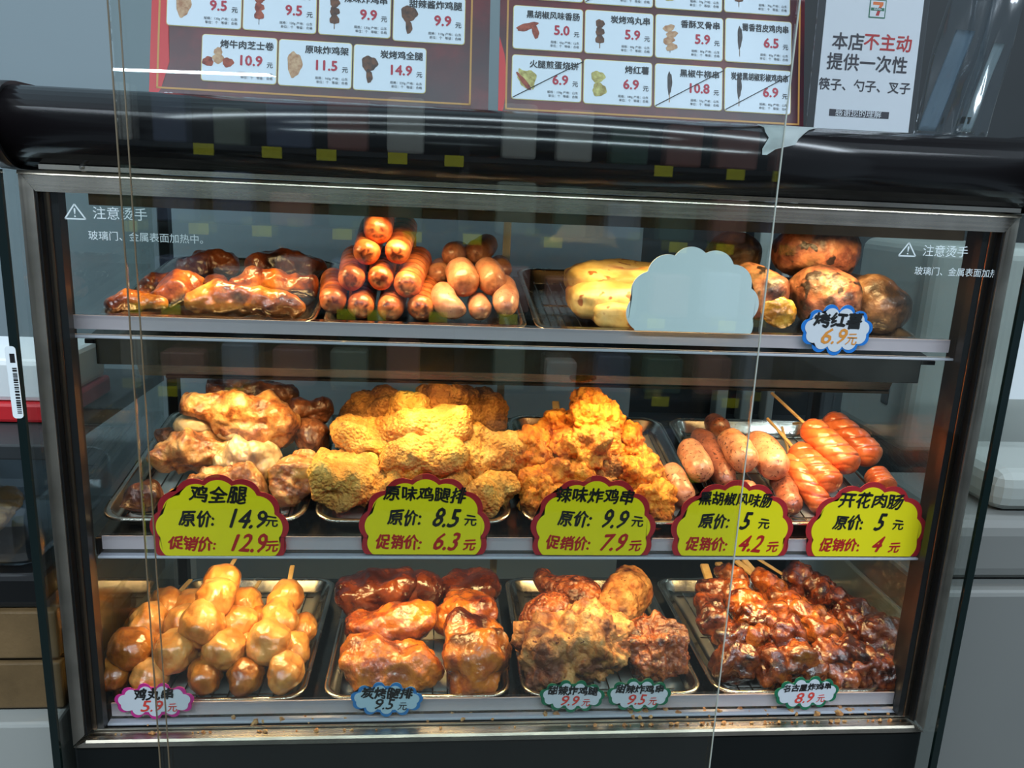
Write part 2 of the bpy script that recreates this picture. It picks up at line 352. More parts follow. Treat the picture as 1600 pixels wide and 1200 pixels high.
def sweep(name, pts, rad, mat, parent=None, flat=1.0, nu=44, nv=36, lo=0.0, lof=30, hi=0.0, hif=150, cap=None, seed=0,
          score=None, tip=0.0, ridge=False, endmark=0.0):
    """an organic tube through pts (metres) with radii rad; ends close like a dome; noise gives lumps.
    flat: height over width; score: (turns, depth, width, slant) cuts grooves; tip: dark puckered tips"""
    global _seed
    P = np.array(pts, float); R = np.array(rad, float)
    if R.ndim == 0: R = np.full(len(P), float(R))
    L = np.linalg.norm(np.diff(P, axis=0), axis=1).sum()
    th = np.linspace(0.02, math.pi - 0.02, nu)
    t = (1 - np.cos(th)) / 2                       # denser at the ends
    t = 0.35 * t + 0.65 * np.linspace(t[0], t[-1], nu)
    S = catmull(P, t)
    if len(P) > 1 and len(R) > 1: Rr = catmull(np.c_[R, R, R], t)[:, 0]
    else: Rr = np.full(nu, R[0])
    cap = cap if cap is not None else min(0.5, float(R.mean()) * 1.0 / max(L, 1e-6))
    d0 = np.clip(t / cap, 0, 1); d1 = np.clip((1 - t) / cap, 0, 1)
    prof = np.sqrt(np.clip(1 - (1 - d0) ** 2, 0, 1)) * np.sqrt(np.clip(1 - (1 - d1) ** 2, 0, 1))
    T = np.gradient(S, axis=0); T /= np.linalg.norm(T, axis=1)[:, None]
    up = np.array([0.0, -0.35, 1.0]); up /= np.linalg.norm(up)
    if abs(T.mean(0) @ up) > 0.9: up = np.array([0, 1.0, 0.2])
    A = np.cross(T, up); A /= np.linalg.norm(A, axis=1)[:, None]
    B = np.cross(A, T)
    ph = np.linspace(0, 2 * math.pi, nv, endpoint=False)
    cp, sp = np.cos(ph)[None, :, None], np.sin(ph)[None, :, None]
    dirn = A[:, None] * cp + B[:, None] * sp
    rr = (Rr * prof)[:, None, None]
    V = S[:, None] + (A[:, None] * cp + B[:, None] * sp * flat) * rr
    mark = np.zeros((nu, nv))
    q = V.reshape(-1, 3) + seed * 1.37
    disp = np.zeros(nu * nv); rm = float(R.mean())
    if lo: disp += lo * rm * fbm(q * lof, 2, seed)
    if hi:
        h = fbm(q * hif, 3, seed + 9)
        if ridge: h = np.abs(h) * 2 - 0.5
        disp += hi * rm * h; 
    disp = disp.reshape(nu, nv) * np.clip(prof * 1.6, 0.05, 1)[:, None]
    if score:
        turns, dep, wid, slant = score
        w = (t[:, None] * turns + slant * np.cos(ph - 1.2)[None, :] + 0.10 * fbm(q * 40, 2, seed + 3).reshape(nu, nv)) % 1.0
        g = np.exp(-((w - 0.5) / wid) ** 2) * np.clip(np.sin(math.pi * t) * 14, 0, 1)[:, None] * (0.55 + 0.45 * np.sin(ph)[None, :])
        disp -= dep * rm * g; mark = np.maximum(mark, g * 0.9)
    if tip:
        g = np.exp(-(np.minimum(t, 1 - t) / (0.30 * cap + 1e-6)) ** 2)[:, None] * (0.7 + 1.2 * fbm(q * 300, 2, seed).reshape(nu, nv))
        mark = np.maximum(mark, tip * g)
    if endmark:
        mark = np.maximum(mark, endmark * np.clip(fbm(q * 45, 3, seed + 5).reshape(nu, nv) * 2.2, 0, 1))
    V = V + dirn * disp[:, :, None]
    org = P.mean(0)
    return grid_mesh(name, V, nu, nv, mat, parent, org, mark)
def W(*uvy): return [at(u, v, y=y) for u, v, y in uvy]
def ellip(name, u, v, y, rx, rz, ry, mat, parent=None, roll=0.0, lo=0.18, lof=28, hi=0.06, hif=140, seed=0, nu=64, nv=56, ridge=False, endmark=0.5, sq=2.3, tilt=0.0):
    """a rounded lump: half-sizes rx, rz in photograph pixels, ry in metres"""
    c = at(u, v, y=y); k = mpp(c); a, b = rx * k, rz * k
    th = np.linspace(0.03, math.pi - 0.03, nu); ph = np.linspace(0, 2 * math.pi, nv, endpoint=False)
    X = -np.cos(th)[:, None] * np.ones(nv); s = np.sin(th)[:, None]
    Y = s * np.cos(ph)[None, :]; Z = s * np.sin(ph)[None, :]
    N3 = np.stack([X, Y, Z], -1).reshape(-1, 3)
    n = (np.abs(N3) ** sq).sum(1) ** (-1 / sq); U = N3 * n[:, None]
    rm = (a * b * ry) ** (1 / 3)
    G = U * np.array([a, ry, b])
    q = G + seed * 1.37 + 3
    d = lo * rm * fbm(q * lof, 2, seed) * 1.3
    h = fbm(q * hif, 3, seed + 9)
    if ridge: h = np.abs(h) * 2 - 0.5
    d = d + hi * rm * h
    nn = U / np.array([a, ry, b]) * rm; nn /= np.linalg.norm(nn, axis=1)[:, None]
    G = G + nn * d[:, None]
    r = math.radians(-roll); R = np.array([[math.cos(r), 0, -math.sin(r)], [0, 1, 0], [math.sin(r), 0, math.cos(r)]])
    tl = math.radians(tilt); R2 = np.array([[1, 0, 0], [0, math.cos(tl), -math.sin(tl)], [0, math.sin(tl), math.cos(tl)]])
    G = G @ (R @ R2).T
    mark = endmark * np.clip(fbm(q * 38, 3, seed + 5) * 2.4, 0, 1)
    V = (G + c).reshape(nu, nv, 3)
    return grid_mesh(name, V, nu, nv, mat, parent, c, mark.reshape(nu, nv))

# ------------------------------------------------------------------ SETTING
struct(box('floor', -3.5, 3.5, -9, 1.6, -0.05, 0.0, simple('floor_tile', (84, 84, 82), 0.5)))
struct(box('wall_back', -2.2, 0.245, 0.62, 0.66, 0.0, 2.9, M['wall']))
struct(box('wall_back_right', 0.245, 2.4, 1.05, 1.10, 0.0, 2.9, M['darkwall']))
# counter the case stands on
ct = box('counter', -0.47, 1.3, 0.03, 0.60, 0.0, 0.60, M['machine'], None, 0.004)
tag(ct, 'grey counter standing under the heated food case', 'counter')

# ------------------------------------------------------------------ THE CASE
case = empty('food_warmer_case', (0, 0.17, 0.60))
tag(case, 'heated glass food display case with dark rounded hood and steel frame', 'display case')
def cp(o):
    o.parent = case; o.matrix_parent_inverse = Matrix.Translation((0, -0.17, -0.60)); return o
# base
cp(box('base_panel', -0.452, 0.452, 0.004, 0.36, 0.601, 0.949, M['base'], None, 0.003))
# steel door frame: mitred bars
def bar(name, pts, y0, y1, mat):
    o = poly(name, pts, y1 - y0, mat, None, y0); return cp(o)
bar('frame_bar', [(-0.45, 1.510), (0.45, 1.510), (0.437, 1.494), (-0.437, 1.494)], 0.0, 0.012, M['steel'])
bar('frame_bar', [(-0.45, 0.952), (-0.45, 1.510), (-0.4385, 1.4955), (-0.4385, 0.964)], 0.0, 0.012, M['steel_v'])
bar('frame_bar', [(0.45, 0.952), (0.4385, 0.964), (0.4385, 1.4955), (0.45, 1.510)], 0.0, 0.012, M['steel_v'])
bar('frame_bar', [(-0.437, 0.9575), (0.437, 0.9575), (0.45, 0.950), (-0.45, 0.950)], -0.001, 0.014, M['steel'])
def glint_strip(name, z, y, x0, x1, w, tilt):  # strip added on the frame edge, tilted to mirror the tube light as a highlight
    b = bmesh.new(); addbox(b, x0, x1, -0.0006, 0.0006, -w / 2, w / 2)
    bmesh.ops.rotate(b, verts=b.verts[:], cent=(0, 0, 0), matrix=Matrix.Rotation(math.radians(-tilt), 3, 'X'))
    bmesh.ops.translate(b, verts=b.verts[:], vec=(0, y, z))
    cp(bmobj(name, b, M['bright']))
glint_strip('frame_glint_strip', 1.5094, -0.0010, -0.45, 0.45, 0.0034, 20)
glint_strip('frame_glint_strip', 0.9572, -0.0012, -0.437, 0.437, 0.0028, 38)
# posts behind the frame: thin reflective brown metal strip, then a black one
for s in (-1, 1):
    a, b = sorted((s * 0.4385, s * 0.4365)); cp(box('black_gasket', a, b, 0.002, 0.02, 0.962, 1.497, M['black']))
    a, b = sorted((s * 0.4305, s * 0.4245)); cp(box('inner_seal', a, b, 0.012, 0.022, 0.962, 1.497, M['black']))
    a, b = sorted((s * 0.4365, s * 0.4305)); cp(box('corner_post', a, b, 0.010, 0.020, 0.962, 1.497, M['bronze'], None, 0.001))
    a, b = sorted((s * 0.4365, s * 0.4405)); cp(box('side_channel', a, b, 0.02, 0.055, 0.962, 1.497, M['black'], None, 0.001))
cp(box('rear_post', -0.449, -0.436, 0.33, 0.345, 0.955, 1.50, M['black'])); cp(box('rear_post', 0.436, 0.449, 0.33, 0.345, 0.955, 1.50, M['black']))
cp(box('rear_post', -0.012, -0.002, 0.345, 0.350, 0.965, 1.495, M['steel_v']))
# case roof (lamp housing) and floor
cp(box('ceiling_panel', -0.445, 0.445, 0.02, 0.345, 1.497, 1.512, M['shelfsteel']))
cp(box('lamp_housing', -0.405, 0.415, 0.030, 0.20, 1.4905, 1.497, M['shelfsteel'], None, 0.002))
cp(box('lamp_housing_lip', -0.405, 0.415, 0.026, 0.030, 1.4835, 1.497, M['bronze']))
cp(box('floor_pan', -0.436, 0.436, 0.014, 0.345, 0.949, 0.9575, M['steelmir'], None, 0.001))
cp(box('floor_lip', -0.436, 0.436, 0.014, 0.016, 0.958, 0.9605, M['steel'], None, 0.001))
# hood with rounded nose, extruded along x
def hood_profile(grow=0.0):
    pts = [(0.02, 1.514 - grow), (0.0, 1.515 - grow)]
    for i in range(17):
        a = math.radians(-80 - i * 11.5 + 0)   # around the nose
        a = math.radians(-95 - i * 175 / 16)
        pts.append((0.008 + (0.040 + grow) * math.cos(a), 1.5470 + (0.0325 + grow) * math.sin(a)))
    pts += [(0.10, 1.5800 + grow), (0.35, 1.5800 + grow), (0.35, 1.514 - grow)]
    return pts
def extrude_x(name, prof, x0, x1, mat):
    bm = bmesh.new(); a = [bm.verts.new((x0, p[0], p[1])) for p in prof]; b = [bm.verts.new((x1, p[0], p[1])) for p in prof]
    bm.faces.new(a); bm.faces.new(b[::-1])
    for i in range(len(prof)):
        f = bm.faces.new((a[i], a[(i + 1) % len(prof)], b[(i + 1) % len(prof)], b[i]))
        f.smooth = 2 < i < 17
    bmesh.ops.recalc_face_normals(bm, faces=bm.faces[:])
    me = bpy.data.meshes.new(name); bm.to_mesh(me); bm.free()
    return link(name, me, mat)
cp(extrude_x('hood', hood_profile(), -0.448, 0.452, M['hood']))
cp(extrude_x('hood_end_cap', hood_profile(0.003), -0.463, -0.448, M['black']))
cp(extrude_x('hood_end_cap', hood_profile(0.003), 0.452, 0.467, M['black']))
cp(box('hood_seam', -0.43, 0.445, -0.006, 0.012, 1.5125, 1.5165, M['steel']))
sb = bmesh.new(); bmesh.ops.create_uvsphere(sb, u_segments=14, v_segments=8, radius=0.004, matrix=Matrix.Translation((-0.395, -0.003, 1.5155)))
cp(bmobj('screw', sb, M['steel'], None, True))
# glazing
def gl(name, x0, x1, y0, y1, z0, z1, mat):
    return cp(box(name, x0, x1, y0, y1, z0, z1, mat))
gl('front_pane', -0.437, 0.437, 0.0045, 0.0075, 0.962, 1.495, M['doorglass'])
gl('rear_pane', -0.436, -0.004, 0.338, 0.341, 0.96, 1.495, M['doorglass'])
gl('rear_pane', -0.010, 0.436, 0.3425, 0.3455, 0.96, 1.495, M['doorglass'])
gl('side_pane', -0.4448, -0.4418, 0.02, 0.33, 0.955, 1.497, M['doorglass'])
gl('side_pane', 0.4418, 0.4448, 0.02, 0.33, 0.955, 1.497, M['doorglass'])
# printed warning on the front pane
def warning(u0, v0, u1, v1, su, sv, s):
    """triangle corners (u0,v0 top, u1,v1 bottom left), text at su, sv"""
    r = empty('warning_print', at((u0), v1, y=0.004)); r.parent = case; r.matrix_parent_inverse = Matrix.Translation((0, -0.17, -0.60))
    w = 0.0085; h = 0.0125
    for a, b in (((-w, 0), (0, h)), ((0, h), (w, 0)), ((w, 0), (-w, 0))):
        d = np.array(b) - np.array(a); n = np.array([-d[1], d[0]]) / np.linalg.norm(d) * 0.0006
        poly('triangle_line', [tuple(np.array(a) + n), tuple(np.array(b) + n), tuple(np.array(b) - n), tuple(np.array(a) - n)], 0.0002, M['etch'], r, -0.0003)
    text('!', 0, 0.005, 0.011, M['etch'], r, 0.01)
    text('注意烫手', 0.0145, 0.0050, 0.0115, M['etch'], r, 0.0, 'LEFT')
    text('玻璃门、金属表面加热中。', 0.0095, -0.0140, 0.0085, M['etch'], r, 0.0, 'LEFT')
warning(118, 322, 107, 342, 0, 0, 1)
warning(1417, 382, 1407, 400, 0, 0, 1)

# ------------------------------------------------------------------ shelves
def tiltbox(name, x0, x1, y0, y1, zf, slope, th, mat, bev=0.0):
    bm = bmesh.new(); addbox(bm, x0, x1, y0, y1, -th, 0, bev)
    for v in bm.verts: v.co.z += zf + (v.co.y - y0) * slope
    return cp(bmobj(name, bm, mat))
Y0 = 0.045
def floor_z(row, y):
    return {1: 1.3635 + 0.150 * (y - Y0), 2: 1.1605 + 0.185 * (y - Y0), 3: 0.9655}[row]
tiltbox('shelf', -0.425, 0.418, 0.042, 0.325, 1.3595, 0.150, 0.004, M['shelfsteel'])
tiltbox('shelf', -0.430, 0.425, 0.042, 0.325, 1.1565, 0.185, 0.004, M['shelfsteel'])
cp(box('shelf_front', -0.415, 0.402, 0.040, 0.046, 1.336, 1.362, M['shelfsteel'], None, 0.001))
cp(box('shelf_front', -0.430, 0.425, 0.040, 0.046, 1.141, 1.159, M['shelfsteel'], None, 0.001))
def housing(prof, x0, x1, mat):
    bm = bmesh.new(); a = [bm.verts.new((x0, p[0], p[1])) for p in prof]; b = [bm.verts.new((x1, p[0], p[1])) for p in prof]
    bm.faces.new(a); bm.faces.new(b[::-1])
    for i in range(len(prof)): bm.faces.new((a[i], a[(i + 1) % len(prof)], b[(i + 1) % len(prof)], b[i]))
    bmesh.ops.recalc_face_normals(bm, faces=bm.faces[:])
    return cp(bmobj('lamp_housing', bm, mat))
housing([(0.050, 1.352), (0.056, 1.3365), (0.064, 1.3205), (0.20, 1.3225), (0.20, 1.375)], -0.385, 0.385, M['housing'])
cp(box('housing_edge', -0.36, 0.385, 0.0620, 0.0640, 1.3190, 1.3215, M['bronze']))
housing([(0.09, 1.160), (0.09, 1.14), (0.18, 1.14), (0.18, 1.175)], -0.385, 0.385, M['shelfsteel'])
# bulbs in the housings
bulb_m = bpy.data.materials.new('warm_bulb'); bulb_m.use_nodes = True
_b = bulb_m.node_tree.nodes['Principled BSDF']; _b.inputs['Emission Color'].default_value = (1, 0.62, 0.28, 1); _b.inputs['Emission Strength'].default_value = 12
bb = bmesh.new(); addcyl(bb, (-0.035, 0, 0), (0.035, 0, 0), 0.0045, 12)
bme = bpy.data.meshes.new('bulb'); bb.to_mesh(bme); bb.free(); bme.materials.append(bulb_m)
for x, y, z, p in HL:
    if z > 1.4: continue
    o = link('bulb', bme, None); o.location = (x, y + 0.022, z + 0.0); cp(o)

# price rails: paper strip behind a clear cover with a bright lower lip
def rail(label, x0, x1, y, z0, z1, skip=()):
    r = empty('price_rail', ((x0 + x1) / 2, y, z0)); tag(r, label, 'price rail', 'clear price rails on the shelf fronts')
    xc = (x0 + x1) / 2
    box('paper_strip', x0 + 0.003 - xc, x1 - 0.003 - xc, 0.003, 0.0042, 0.006, z1 - z0 - 0.002, M['strip'], r)
    box('clear_cover', x0 - xc, x1 - xc, -0.0016, 0.0, 0.0, z1 - z0, M['plastic'], r)
    box('lower_lip', x0 - xc, x1 - xc, -0.003, 0.006, -0.0015, 0.001, M['lip'], r, 0.0006)
    box('upper_lip', x0 - xc, x1 - xc, -0.0018, 0.006, z1 - z0 - 0.0010, z1 - z0, M['plastic'], r)
    return r
rail('clear price rail along the front of the top shelf', -0.4375, 0.4300, 0.034, 1.3640, 1.3850)
rail('clear price rail along the middle shelf holding the yellow signs', -0.4250, 0.4300, 0.034, 1.1425, 1.1645)
rail('clear price rail at the bottom of the case below the lowest trays', -0.4250, 0.4300, 0.024, 0.9600, 0.9830)

# ------------------------------------------------------------------ trays
TX = {1: [(-0.418, -0.214), (-0.208, -0.006), (0.001, 0.207), (0.213, 0.405)],
      2: [(-0.430, -0.226), (-0.219, -0.013), (-0.003, 0.205), (0.213, 0.420)],
      3: [(-0.432, -0.228), (-0.211, -0.006), (0.005, 0.211), (0.222, 0.424)]}
TY = {1: (0.046, 0.300), 2: (0.047, 0.300), 3: (0.034, 0.308)}
def tray_mesh(w, d, h=0.019):
    # rings: (inset, z, corner radius)
    rings = [(0.0025, h - 0.003, 0.024), (0.0, h - 0.0015, 0.025), (0.001, h, 0.025), (0.005, h, 0.023), (0.007, h - 0.002, 0.021), (0.013, 0.004, 0.018), (0.018, 0.0008, 0.015), (0.026, 0.0008, 0.010)]
    nc = 6; bm = bmesh.new(); R = []
    for ins, z, r in rings:
        R.append([bm.verts.new((x, y, z)) for x, y in rrect(-w / 2 + ins, w / 2 - ins, ins, d - ins, max(r, 0.004), nc)])
    for a, b in zip(R, R[1:]):
        for i in range(len(a)): bm.faces.new((a[i], a[(i + 1) % len(a)], b[(i + 1) % len(a)], b[i]))
    bm.faces.new(R[-1])
    bmesh.ops.recalc_face_normals(bm, faces=bm.faces[:])
    for f in bm.faces: f.smooth = True
    return bm
ROW = {1: 'top', 2: 'middle', 3: 'bottom'}
SL = {1: 0.150, 2: 0.185, 3: 0.0}
TL = {(1, 0): 'glazed roast legs', (1, 1): 'the piled sausages', (1, 2): 'the spotted flatbreads', (1, 3): 'the baked sweet potatoes',
      (2, 0): 'the roast whole legs', (2, 1): 'golden breaded cutlets', (2, 2): 'spicy fried chicken skewers', (2, 3): 'pepper sausages and sausage skewers',
      (3, 0): 'the glazed meatball skewers', (3, 1): 'brown glazed leg cutlets', (3, 2): 'sticky fried drumsticks', (3, 3): 'dark sauced meat skewers'}
def place(o, row, i, dz):
    x0, x1 = TX[row][i]; y0 = TY[row][0]
    o.location = ((x0 + x1) / 2, y0, (floor_z(row, y0) if row < 3 else 0.9595) + dz)
    o.rotation_euler = (math.atan(SL[row]), 0, 0)
for row in (1, 2, 3):
    for i, (x0, x1) in enumerate(TX[row]):
        t = bmobj('serving_tray', tray_mesh(x1 - x0, TY[row][1] - TY[row][0]), M['tray'])
        place(t, row, i, -0.0025 if row < 3 else 0.0)
        tag(t, 'rounded steel tray on the %s shelf holding %s' % (ROW[row], TL[(row, i)]), 'tray', 'steel trays on the %s shelf' % ROW[row])
def rack(row, i, label):
    x0, x1 = TX[row][i]; w = x1 - x0 - 0.042; d = TY[row][1] - TY[row][0] - 0.040
    r = empty('wire_rack', (0, 0, 0)); place(r, row, i, 0.0); tag(r, label, 'wire rack', 'wire racks in the trays')
    cb = bmesh.new(); addcyl(cb, (-w / 2, 0, 0.0042), (w / 2, 0, 0.0042), 0.0011, 6)
    me = bpy.data.meshes.new('cross_wire'); cb.to_mesh(me); cb.free(); me.materials.append(M['wire'])
    for k in range(3):
        o = link('cross_wire', me, None, r); o.location.y = 0.03 + (d - 0.02) * k / 2
    cb = bmesh.new(); addcyl(cb, (0, 0.02, 0.006), (0, 0.02 + d, 0.006), 0.0009, 6)
    me = bpy.data.meshes.new('long_wire'); cb.to_mesh(me); cb.free(); me.materials.append(M['wire'])
    n = 11
    for k in range(n):
        o = link('long_wire', me, None, r); o.location.x = -w / 2 + w * k / (n - 1)
def liner(row, i, label):
    x0, x1 = TX[row][i]; w = x1 - x0 - 0.034; d = TY[row][1] - TY[row][0] - 0.036
    bm = bmesh.new(); nx, ny = 14, 12; V = []
    for b in range(ny + 1):
        for a in range(nx + 1):
            x = -w / 2 + w * a / nx; y = 0.017 + d * b / ny
            e = max(0, abs(x) / (w / 2) - 0.86) / 0.14
            V.append(bm.verts.new((x, y, 0.0022 + 0.007 * e ** 2 + 0.0006 * math.sin(a * 1.7 + b))))
    for b in range(ny):
        for a in range(nx):
            q = b * (nx + 1) + a; bm.faces.new((V[q], V[q + 1], V[q + nx + 2], V[q + nx + 1]))
    r = bmesh.ops.solidify(bm, geom=bm.faces[:], thickness=0.0004)
    o = bmobj('paper_liner', bm, M['paper'], None, True); place(o, row, i, -0.0012 if row < 3 else 0.0012); tag(o, label, 'paper liner', 'white paper liners in the trays')
for row, i in ((2, 0), (2, 1), (2, 2), (2, 3), (3, 0), (3, 1), (3, 2), (3, 3)):
    liner(row, i, 'white paper liner in the tray under ' + TL[(row, i)].replace('the ', ''))
for row, i in ((1, 2), (2, 0), (2, 2), (2, 3), (3, 0), (3, 1), (3, 2), (3, 3)):
    rack(row, i, 'steel wire rack in the tray under ' + TL[(row, i)].replace('the ', ''))
# ------------------------------------------------------------------ FOOD
_n = [100]
def sd():
    _n[0] += 1; return _n[0]
def tube(name, label, cat, group, spine, rpx, mat, parent=None, **k):
    """spine: (u, v, y) points; rpx: radius in photograph pixels at each point (or one)"""
    P = W(*spine); rp = rpx if hasattr(rpx, '__len__') else [rpx] * len(P)
    R = [q * mpp(p) for q, p in zip(rp, P)]
    o = sweep(name, P, R, M[mat], parent, seed=sd(), **k)
    if label: tag(o, label, cat, group)
    return o
def lump(name, label, cat, group, u, v, y, rx, rz, ry, mat, **k):
    o = ellip(name, u, v, y, rx, rz, ry, M[mat], seed=sd(), **k)
    if label: tag(o, label, cat, group)
    return o
# --- top shelf, tray 1: glazed roast legs
G = 'glazed roast legs in the top left tray'
RL = 'glazed_roast_leg'
tube(RL, 'glazed roast leg lying low at the front left corner of its tray', 'roast chicken', G, [(162, 480, .075), (205, 470, .085), (262, 476, .08)], [10, 17, 12], 'glaze', nu=84, nv=64, lo=.62, lof=46, hi=.11, hif=150, endmark=.8)
tube(RL, 'bright orange glazed roast leg slanting up behind the front left one', 'roast chicken', G, [(228, 474, .10), (272, 458, .11), (322, 440, .13)], [13, 24, 19], 'glaze', nu=84, nv=64, lo=.62, lof=46, hi=.11, hif=150, endmark=.3)
tube(RL, 'long glazed roast leg at the very front centre of the top left tray', 'roast chicken', G, [(288, 478, .08), (340, 468, .085), (410, 474, .08), (478, 482, .075)], [16, 25, 20, 15], 'glaze', nu=84, nv=64, lo=.62, lof=46, hi=.11, hif=150, endmark=.3)
tube(RL, 'glazed roast leg behind the front one, reaching the right rim', 'roast chicken', G, [(356, 455, .13), (400, 440, .14), (450, 446, .14), (498, 452, .14)], [15, 24, 22, 14], 'glaze', nu=84, nv=64, lo=.62, lof=46, hi=.11, hif=150, endmark=.6)
lump(RL, 'round purplish bone end between the glazed legs', 'roast chicken', G, 337, 444, .125, 17, 15, .015, 'glaze_d', lo=.1)
tube(RL, 'dull glazed roast leg at the left, behind the bright orange one', 'roast chicken', G, [(212, 462, .15), (250, 445, .16), (285, 436, .17)], [13, 19, 15], 'glaze', nu=84, nv=64, lo=.62, lof=46, hi=.11, hif=150, endmark=.9)
tube(RL, 'dark roast leg at the back centre of the top left tray', 'roast chicken', G, [(275, 428, .20), (325, 414, .22), (375, 418, .22)], [14, 22, 20], 'glaze_d', nu=84, nv=64, lo=.6, lof=46, hi=.13, hif=150)
tube(RL, 'dark roast leg at the back right with charred tips', 'roast chicken', G, [(385, 424, .20), (430, 413, .22), (475, 418, .23), (512, 420, .23)], [18, 24, 20, 12], 'glaze_d', nu=84, nv=64, lo=.5, lof=42, hi=.10, hif=140, endmark=1)
# --- top shelf, tray 2: scored sausages in a pyramid, then pale sausages
G = 'orange scored sausages stacked in a pyramid'
def scored(label, u, v, du, dv, y=.078, r=21):
    tube('scored_sausage', label, 'sausage', G, [(u, v, y), (u + du * .5, v + dv * .5, y + .065), (u + du, v + dv, y + .13)], [r, r * 1.0, r * .98], 'scored',
         score=(7.3, .05, .09, .8), tip=1.0, hi=.03, hif=160, endmark=.7, cap=.11, nu=90, nv=40)
scored('scored sausage at the left end of the bottom row', 520, 473, 2, -38)
scored('scored sausage second from left in the bottom row', 563, 482, 8, -42)
scored('scored sausage third from left in the bottom row', 609, 486, 12, -45)
scored('scored sausage at the right end of the bottom row', 656, 485, 14, -48)
scored('scored sausage at the left of the second row', 549, 438, 6, -38, .085)
scored('scored sausage in the middle of the second row', 594, 438, 8, -38, .085, 20)
scored('scored sausage at the right of the second row, leaning right', 635, 449, 20, -48, .08, 22)
scored('scored sausage at the left of the third row', 572, 398, 12, -46, .09)
scored('scored sausage at the right of the third row', 620, 398, 14, -48, .09, 20)
scored('single scored sausage topping the pyramid', 590, 363, 6, -44, .095, 23)
tube('wooden_skewer', 'thin dark stick end behind the scored sausages', 'skewer', None, [(648, 368, .20), (648, 392, .19)], [2.5, 2.5], 'wood')
G = 'pale sausages heaped beside the scored ones'
def pale(label, pts, r):
    tube('pale_sausage', label, 'sausage', G, pts, r, 'pale', tip=.6, hi=.05, hif=90, lo=.08, cap=.3, nu=60)
pale('curved pale sausage at the front left of its heap', [(690, 446, .115), (697, 474, .09), (727, 488, .075)], [17, 21, 15])
pale('short pale sausage end low in the front middle', [(752, 490, .075), (746, 468, .13)], [18, 17])
pale('pale sausage standing up along the right rim', [(790, 488, .078), (790, 462, .11), (783, 436, .15)], [20, 20, 18])
pale('large pale sausage on top, pointing forward', [(729, 452, .095), (722, 432, .12), (716, 418, .16)], [25, 25, 23])
pale('pale sausage on top, right of the largest one', [(774, 452, .10), (766, 430, .13), (758, 418, .18)], [22, 23, 21])
pale('round end of a pale sausage behind the heap, left', [(703, 398, .175), (722, 392, .24)], [19, 17])
pale('brownish pale sausage slanting back at the top of the heap', [(738, 400, .19), (768, 378, .25)], [21, 17])
pale('pale sausage half hidden at the left rear of the heap', [(684, 432, .16), (690, 415, .22)], [18, 17])
pale('pale sausage peeking out at the right rear of the heap', [(786, 424, .19), (778, 412, .25)], [17, 16])
# --- top shelf, tray 3: breads
G = 'folded spotted flatbreads in the top tray'
lump('flatbread', 'upper folded flatbread with brown blisters lying at the back', 'bread', G, 985, 440, .17, 102, 26, .055, 'bread', lo=.12, lof=24, hi=.04, hif=80, endmark=.8, sq=4.0, roll=0)
lump('flatbread', 'middle folded flatbread with a toasted crease', 'bread', G, 985, 468, .125, 100, 27, .05, 'bread', lo=.12, lof=24, hi=.04, hif=80, endmark=.8, sq=4.0, roll=-1)
lump('flatbread', 'lowest flatbread at the front with one large brown spot', 'bread', G, 1020, 492, .09, 100, 24, .035, 'bread', lo=.12, lof=24, hi=.04, hif=80, endmark=.7, sq=4.0)
# --- top shelf, tray 4: sweet potatoes
G = 'baked sweet potatoes in the top right tray'
SP = 'sweet_potato'
def sp(label, pts, r, mat='potato', **k):
    return tube(SP, label, 'sweet potato', G, pts, r, mat, lo=.24, lof=20, hi=.07, hif=80, endmark=.9, nu=90, nv=72, **k)
a = sp('baked sweet potato at the front left with its golden flesh showing', [(1150, 430, .155), (1185, 452, .11), (1222, 482, .088)], [26, 37, 36])
c = at(1222, 487, y=.062); fl = ellip('golden_flesh', 1217, 487, .079, 30, 25, .010, M['flesh'], None, roll=25, seed=sd(), endmark=0, lo=.08, hi=.10, sq=2.0)
fl.parent = a; fl.location = Vector(fl.location) - a.location; fl['label'] = 'exposed golden flesh'
sp('reddish baked sweet potato in the front centre behind the blue tag', [(1232, 440, .14), (1285, 462, .12), (1332, 500, .09)], [28, 45, 42])
sp('dark wrinkled sweet potato leaning at the right end', [(1335, 440, .15), (1372, 470, .12), (1398, 515, .09)], [26, 40, 36], 'potato_d')
sp('large sweet potato lying across the top of the heap', [(1205, 398, .165), (1270, 388, .16), (1340, 396, .16)], [32, 46, 40])
sp('blackened sweet potato at the back left behind the blank card', [(1100, 408, .22), (1150, 398, .20), (1182, 418, .18)], [26, 36, 30], 'potato_d')
sp('burnt sweet potato low at the back under the top one', [(1255, 470, .19), (1310, 460, .19), (1370, 480, .19)], [28, 38, 30], 'potato_d')
# --- middle shelf, tray 1: whole legs
G = 'roast whole legs in the middle left tray'
WL = 'roast_whole_leg'
def leg(label, pts, r, mat='leg', **k):
    k.setdefault('endmark', .9)
    return tube(WL, label, 'roast chicken', G, pts, [q * 1.15 for q in r], mat, lo=.60, lof=40, hi=.14, hif=150, nu=96, nv=72, **k)
leg('orange dark leg tip at the very front left of the tray', [(186, 792, .068), (222, 778, .08), (256, 772, .09)], [10, 20, 22], 'leg_d')
leg('pale skinned leg low behind the yellow sign', [(262, 790, .085), (330, 775, .085), (420, 770, .085)], [22, 36, 30])
leg('roast leg standing along the right rim beside the sign', [(436, 792, .08), (462, 752, .10), (484, 708, .13)], [18, 31, 22], endmark=.3)
leg('bumpy pale roast leg at the left of the second layer', [(248, 738, .12), (262, 716, .13), (310, 702, .14), (368, 706, .14)], [22, 26, 30, 20], endmark=.3)
leg('smooth pale leg in the centre of the second layer', [(335, 745, .11), (385, 728, .12), (442, 712, .13)], [22, 34, 26], 'legpale', endmark=.3)
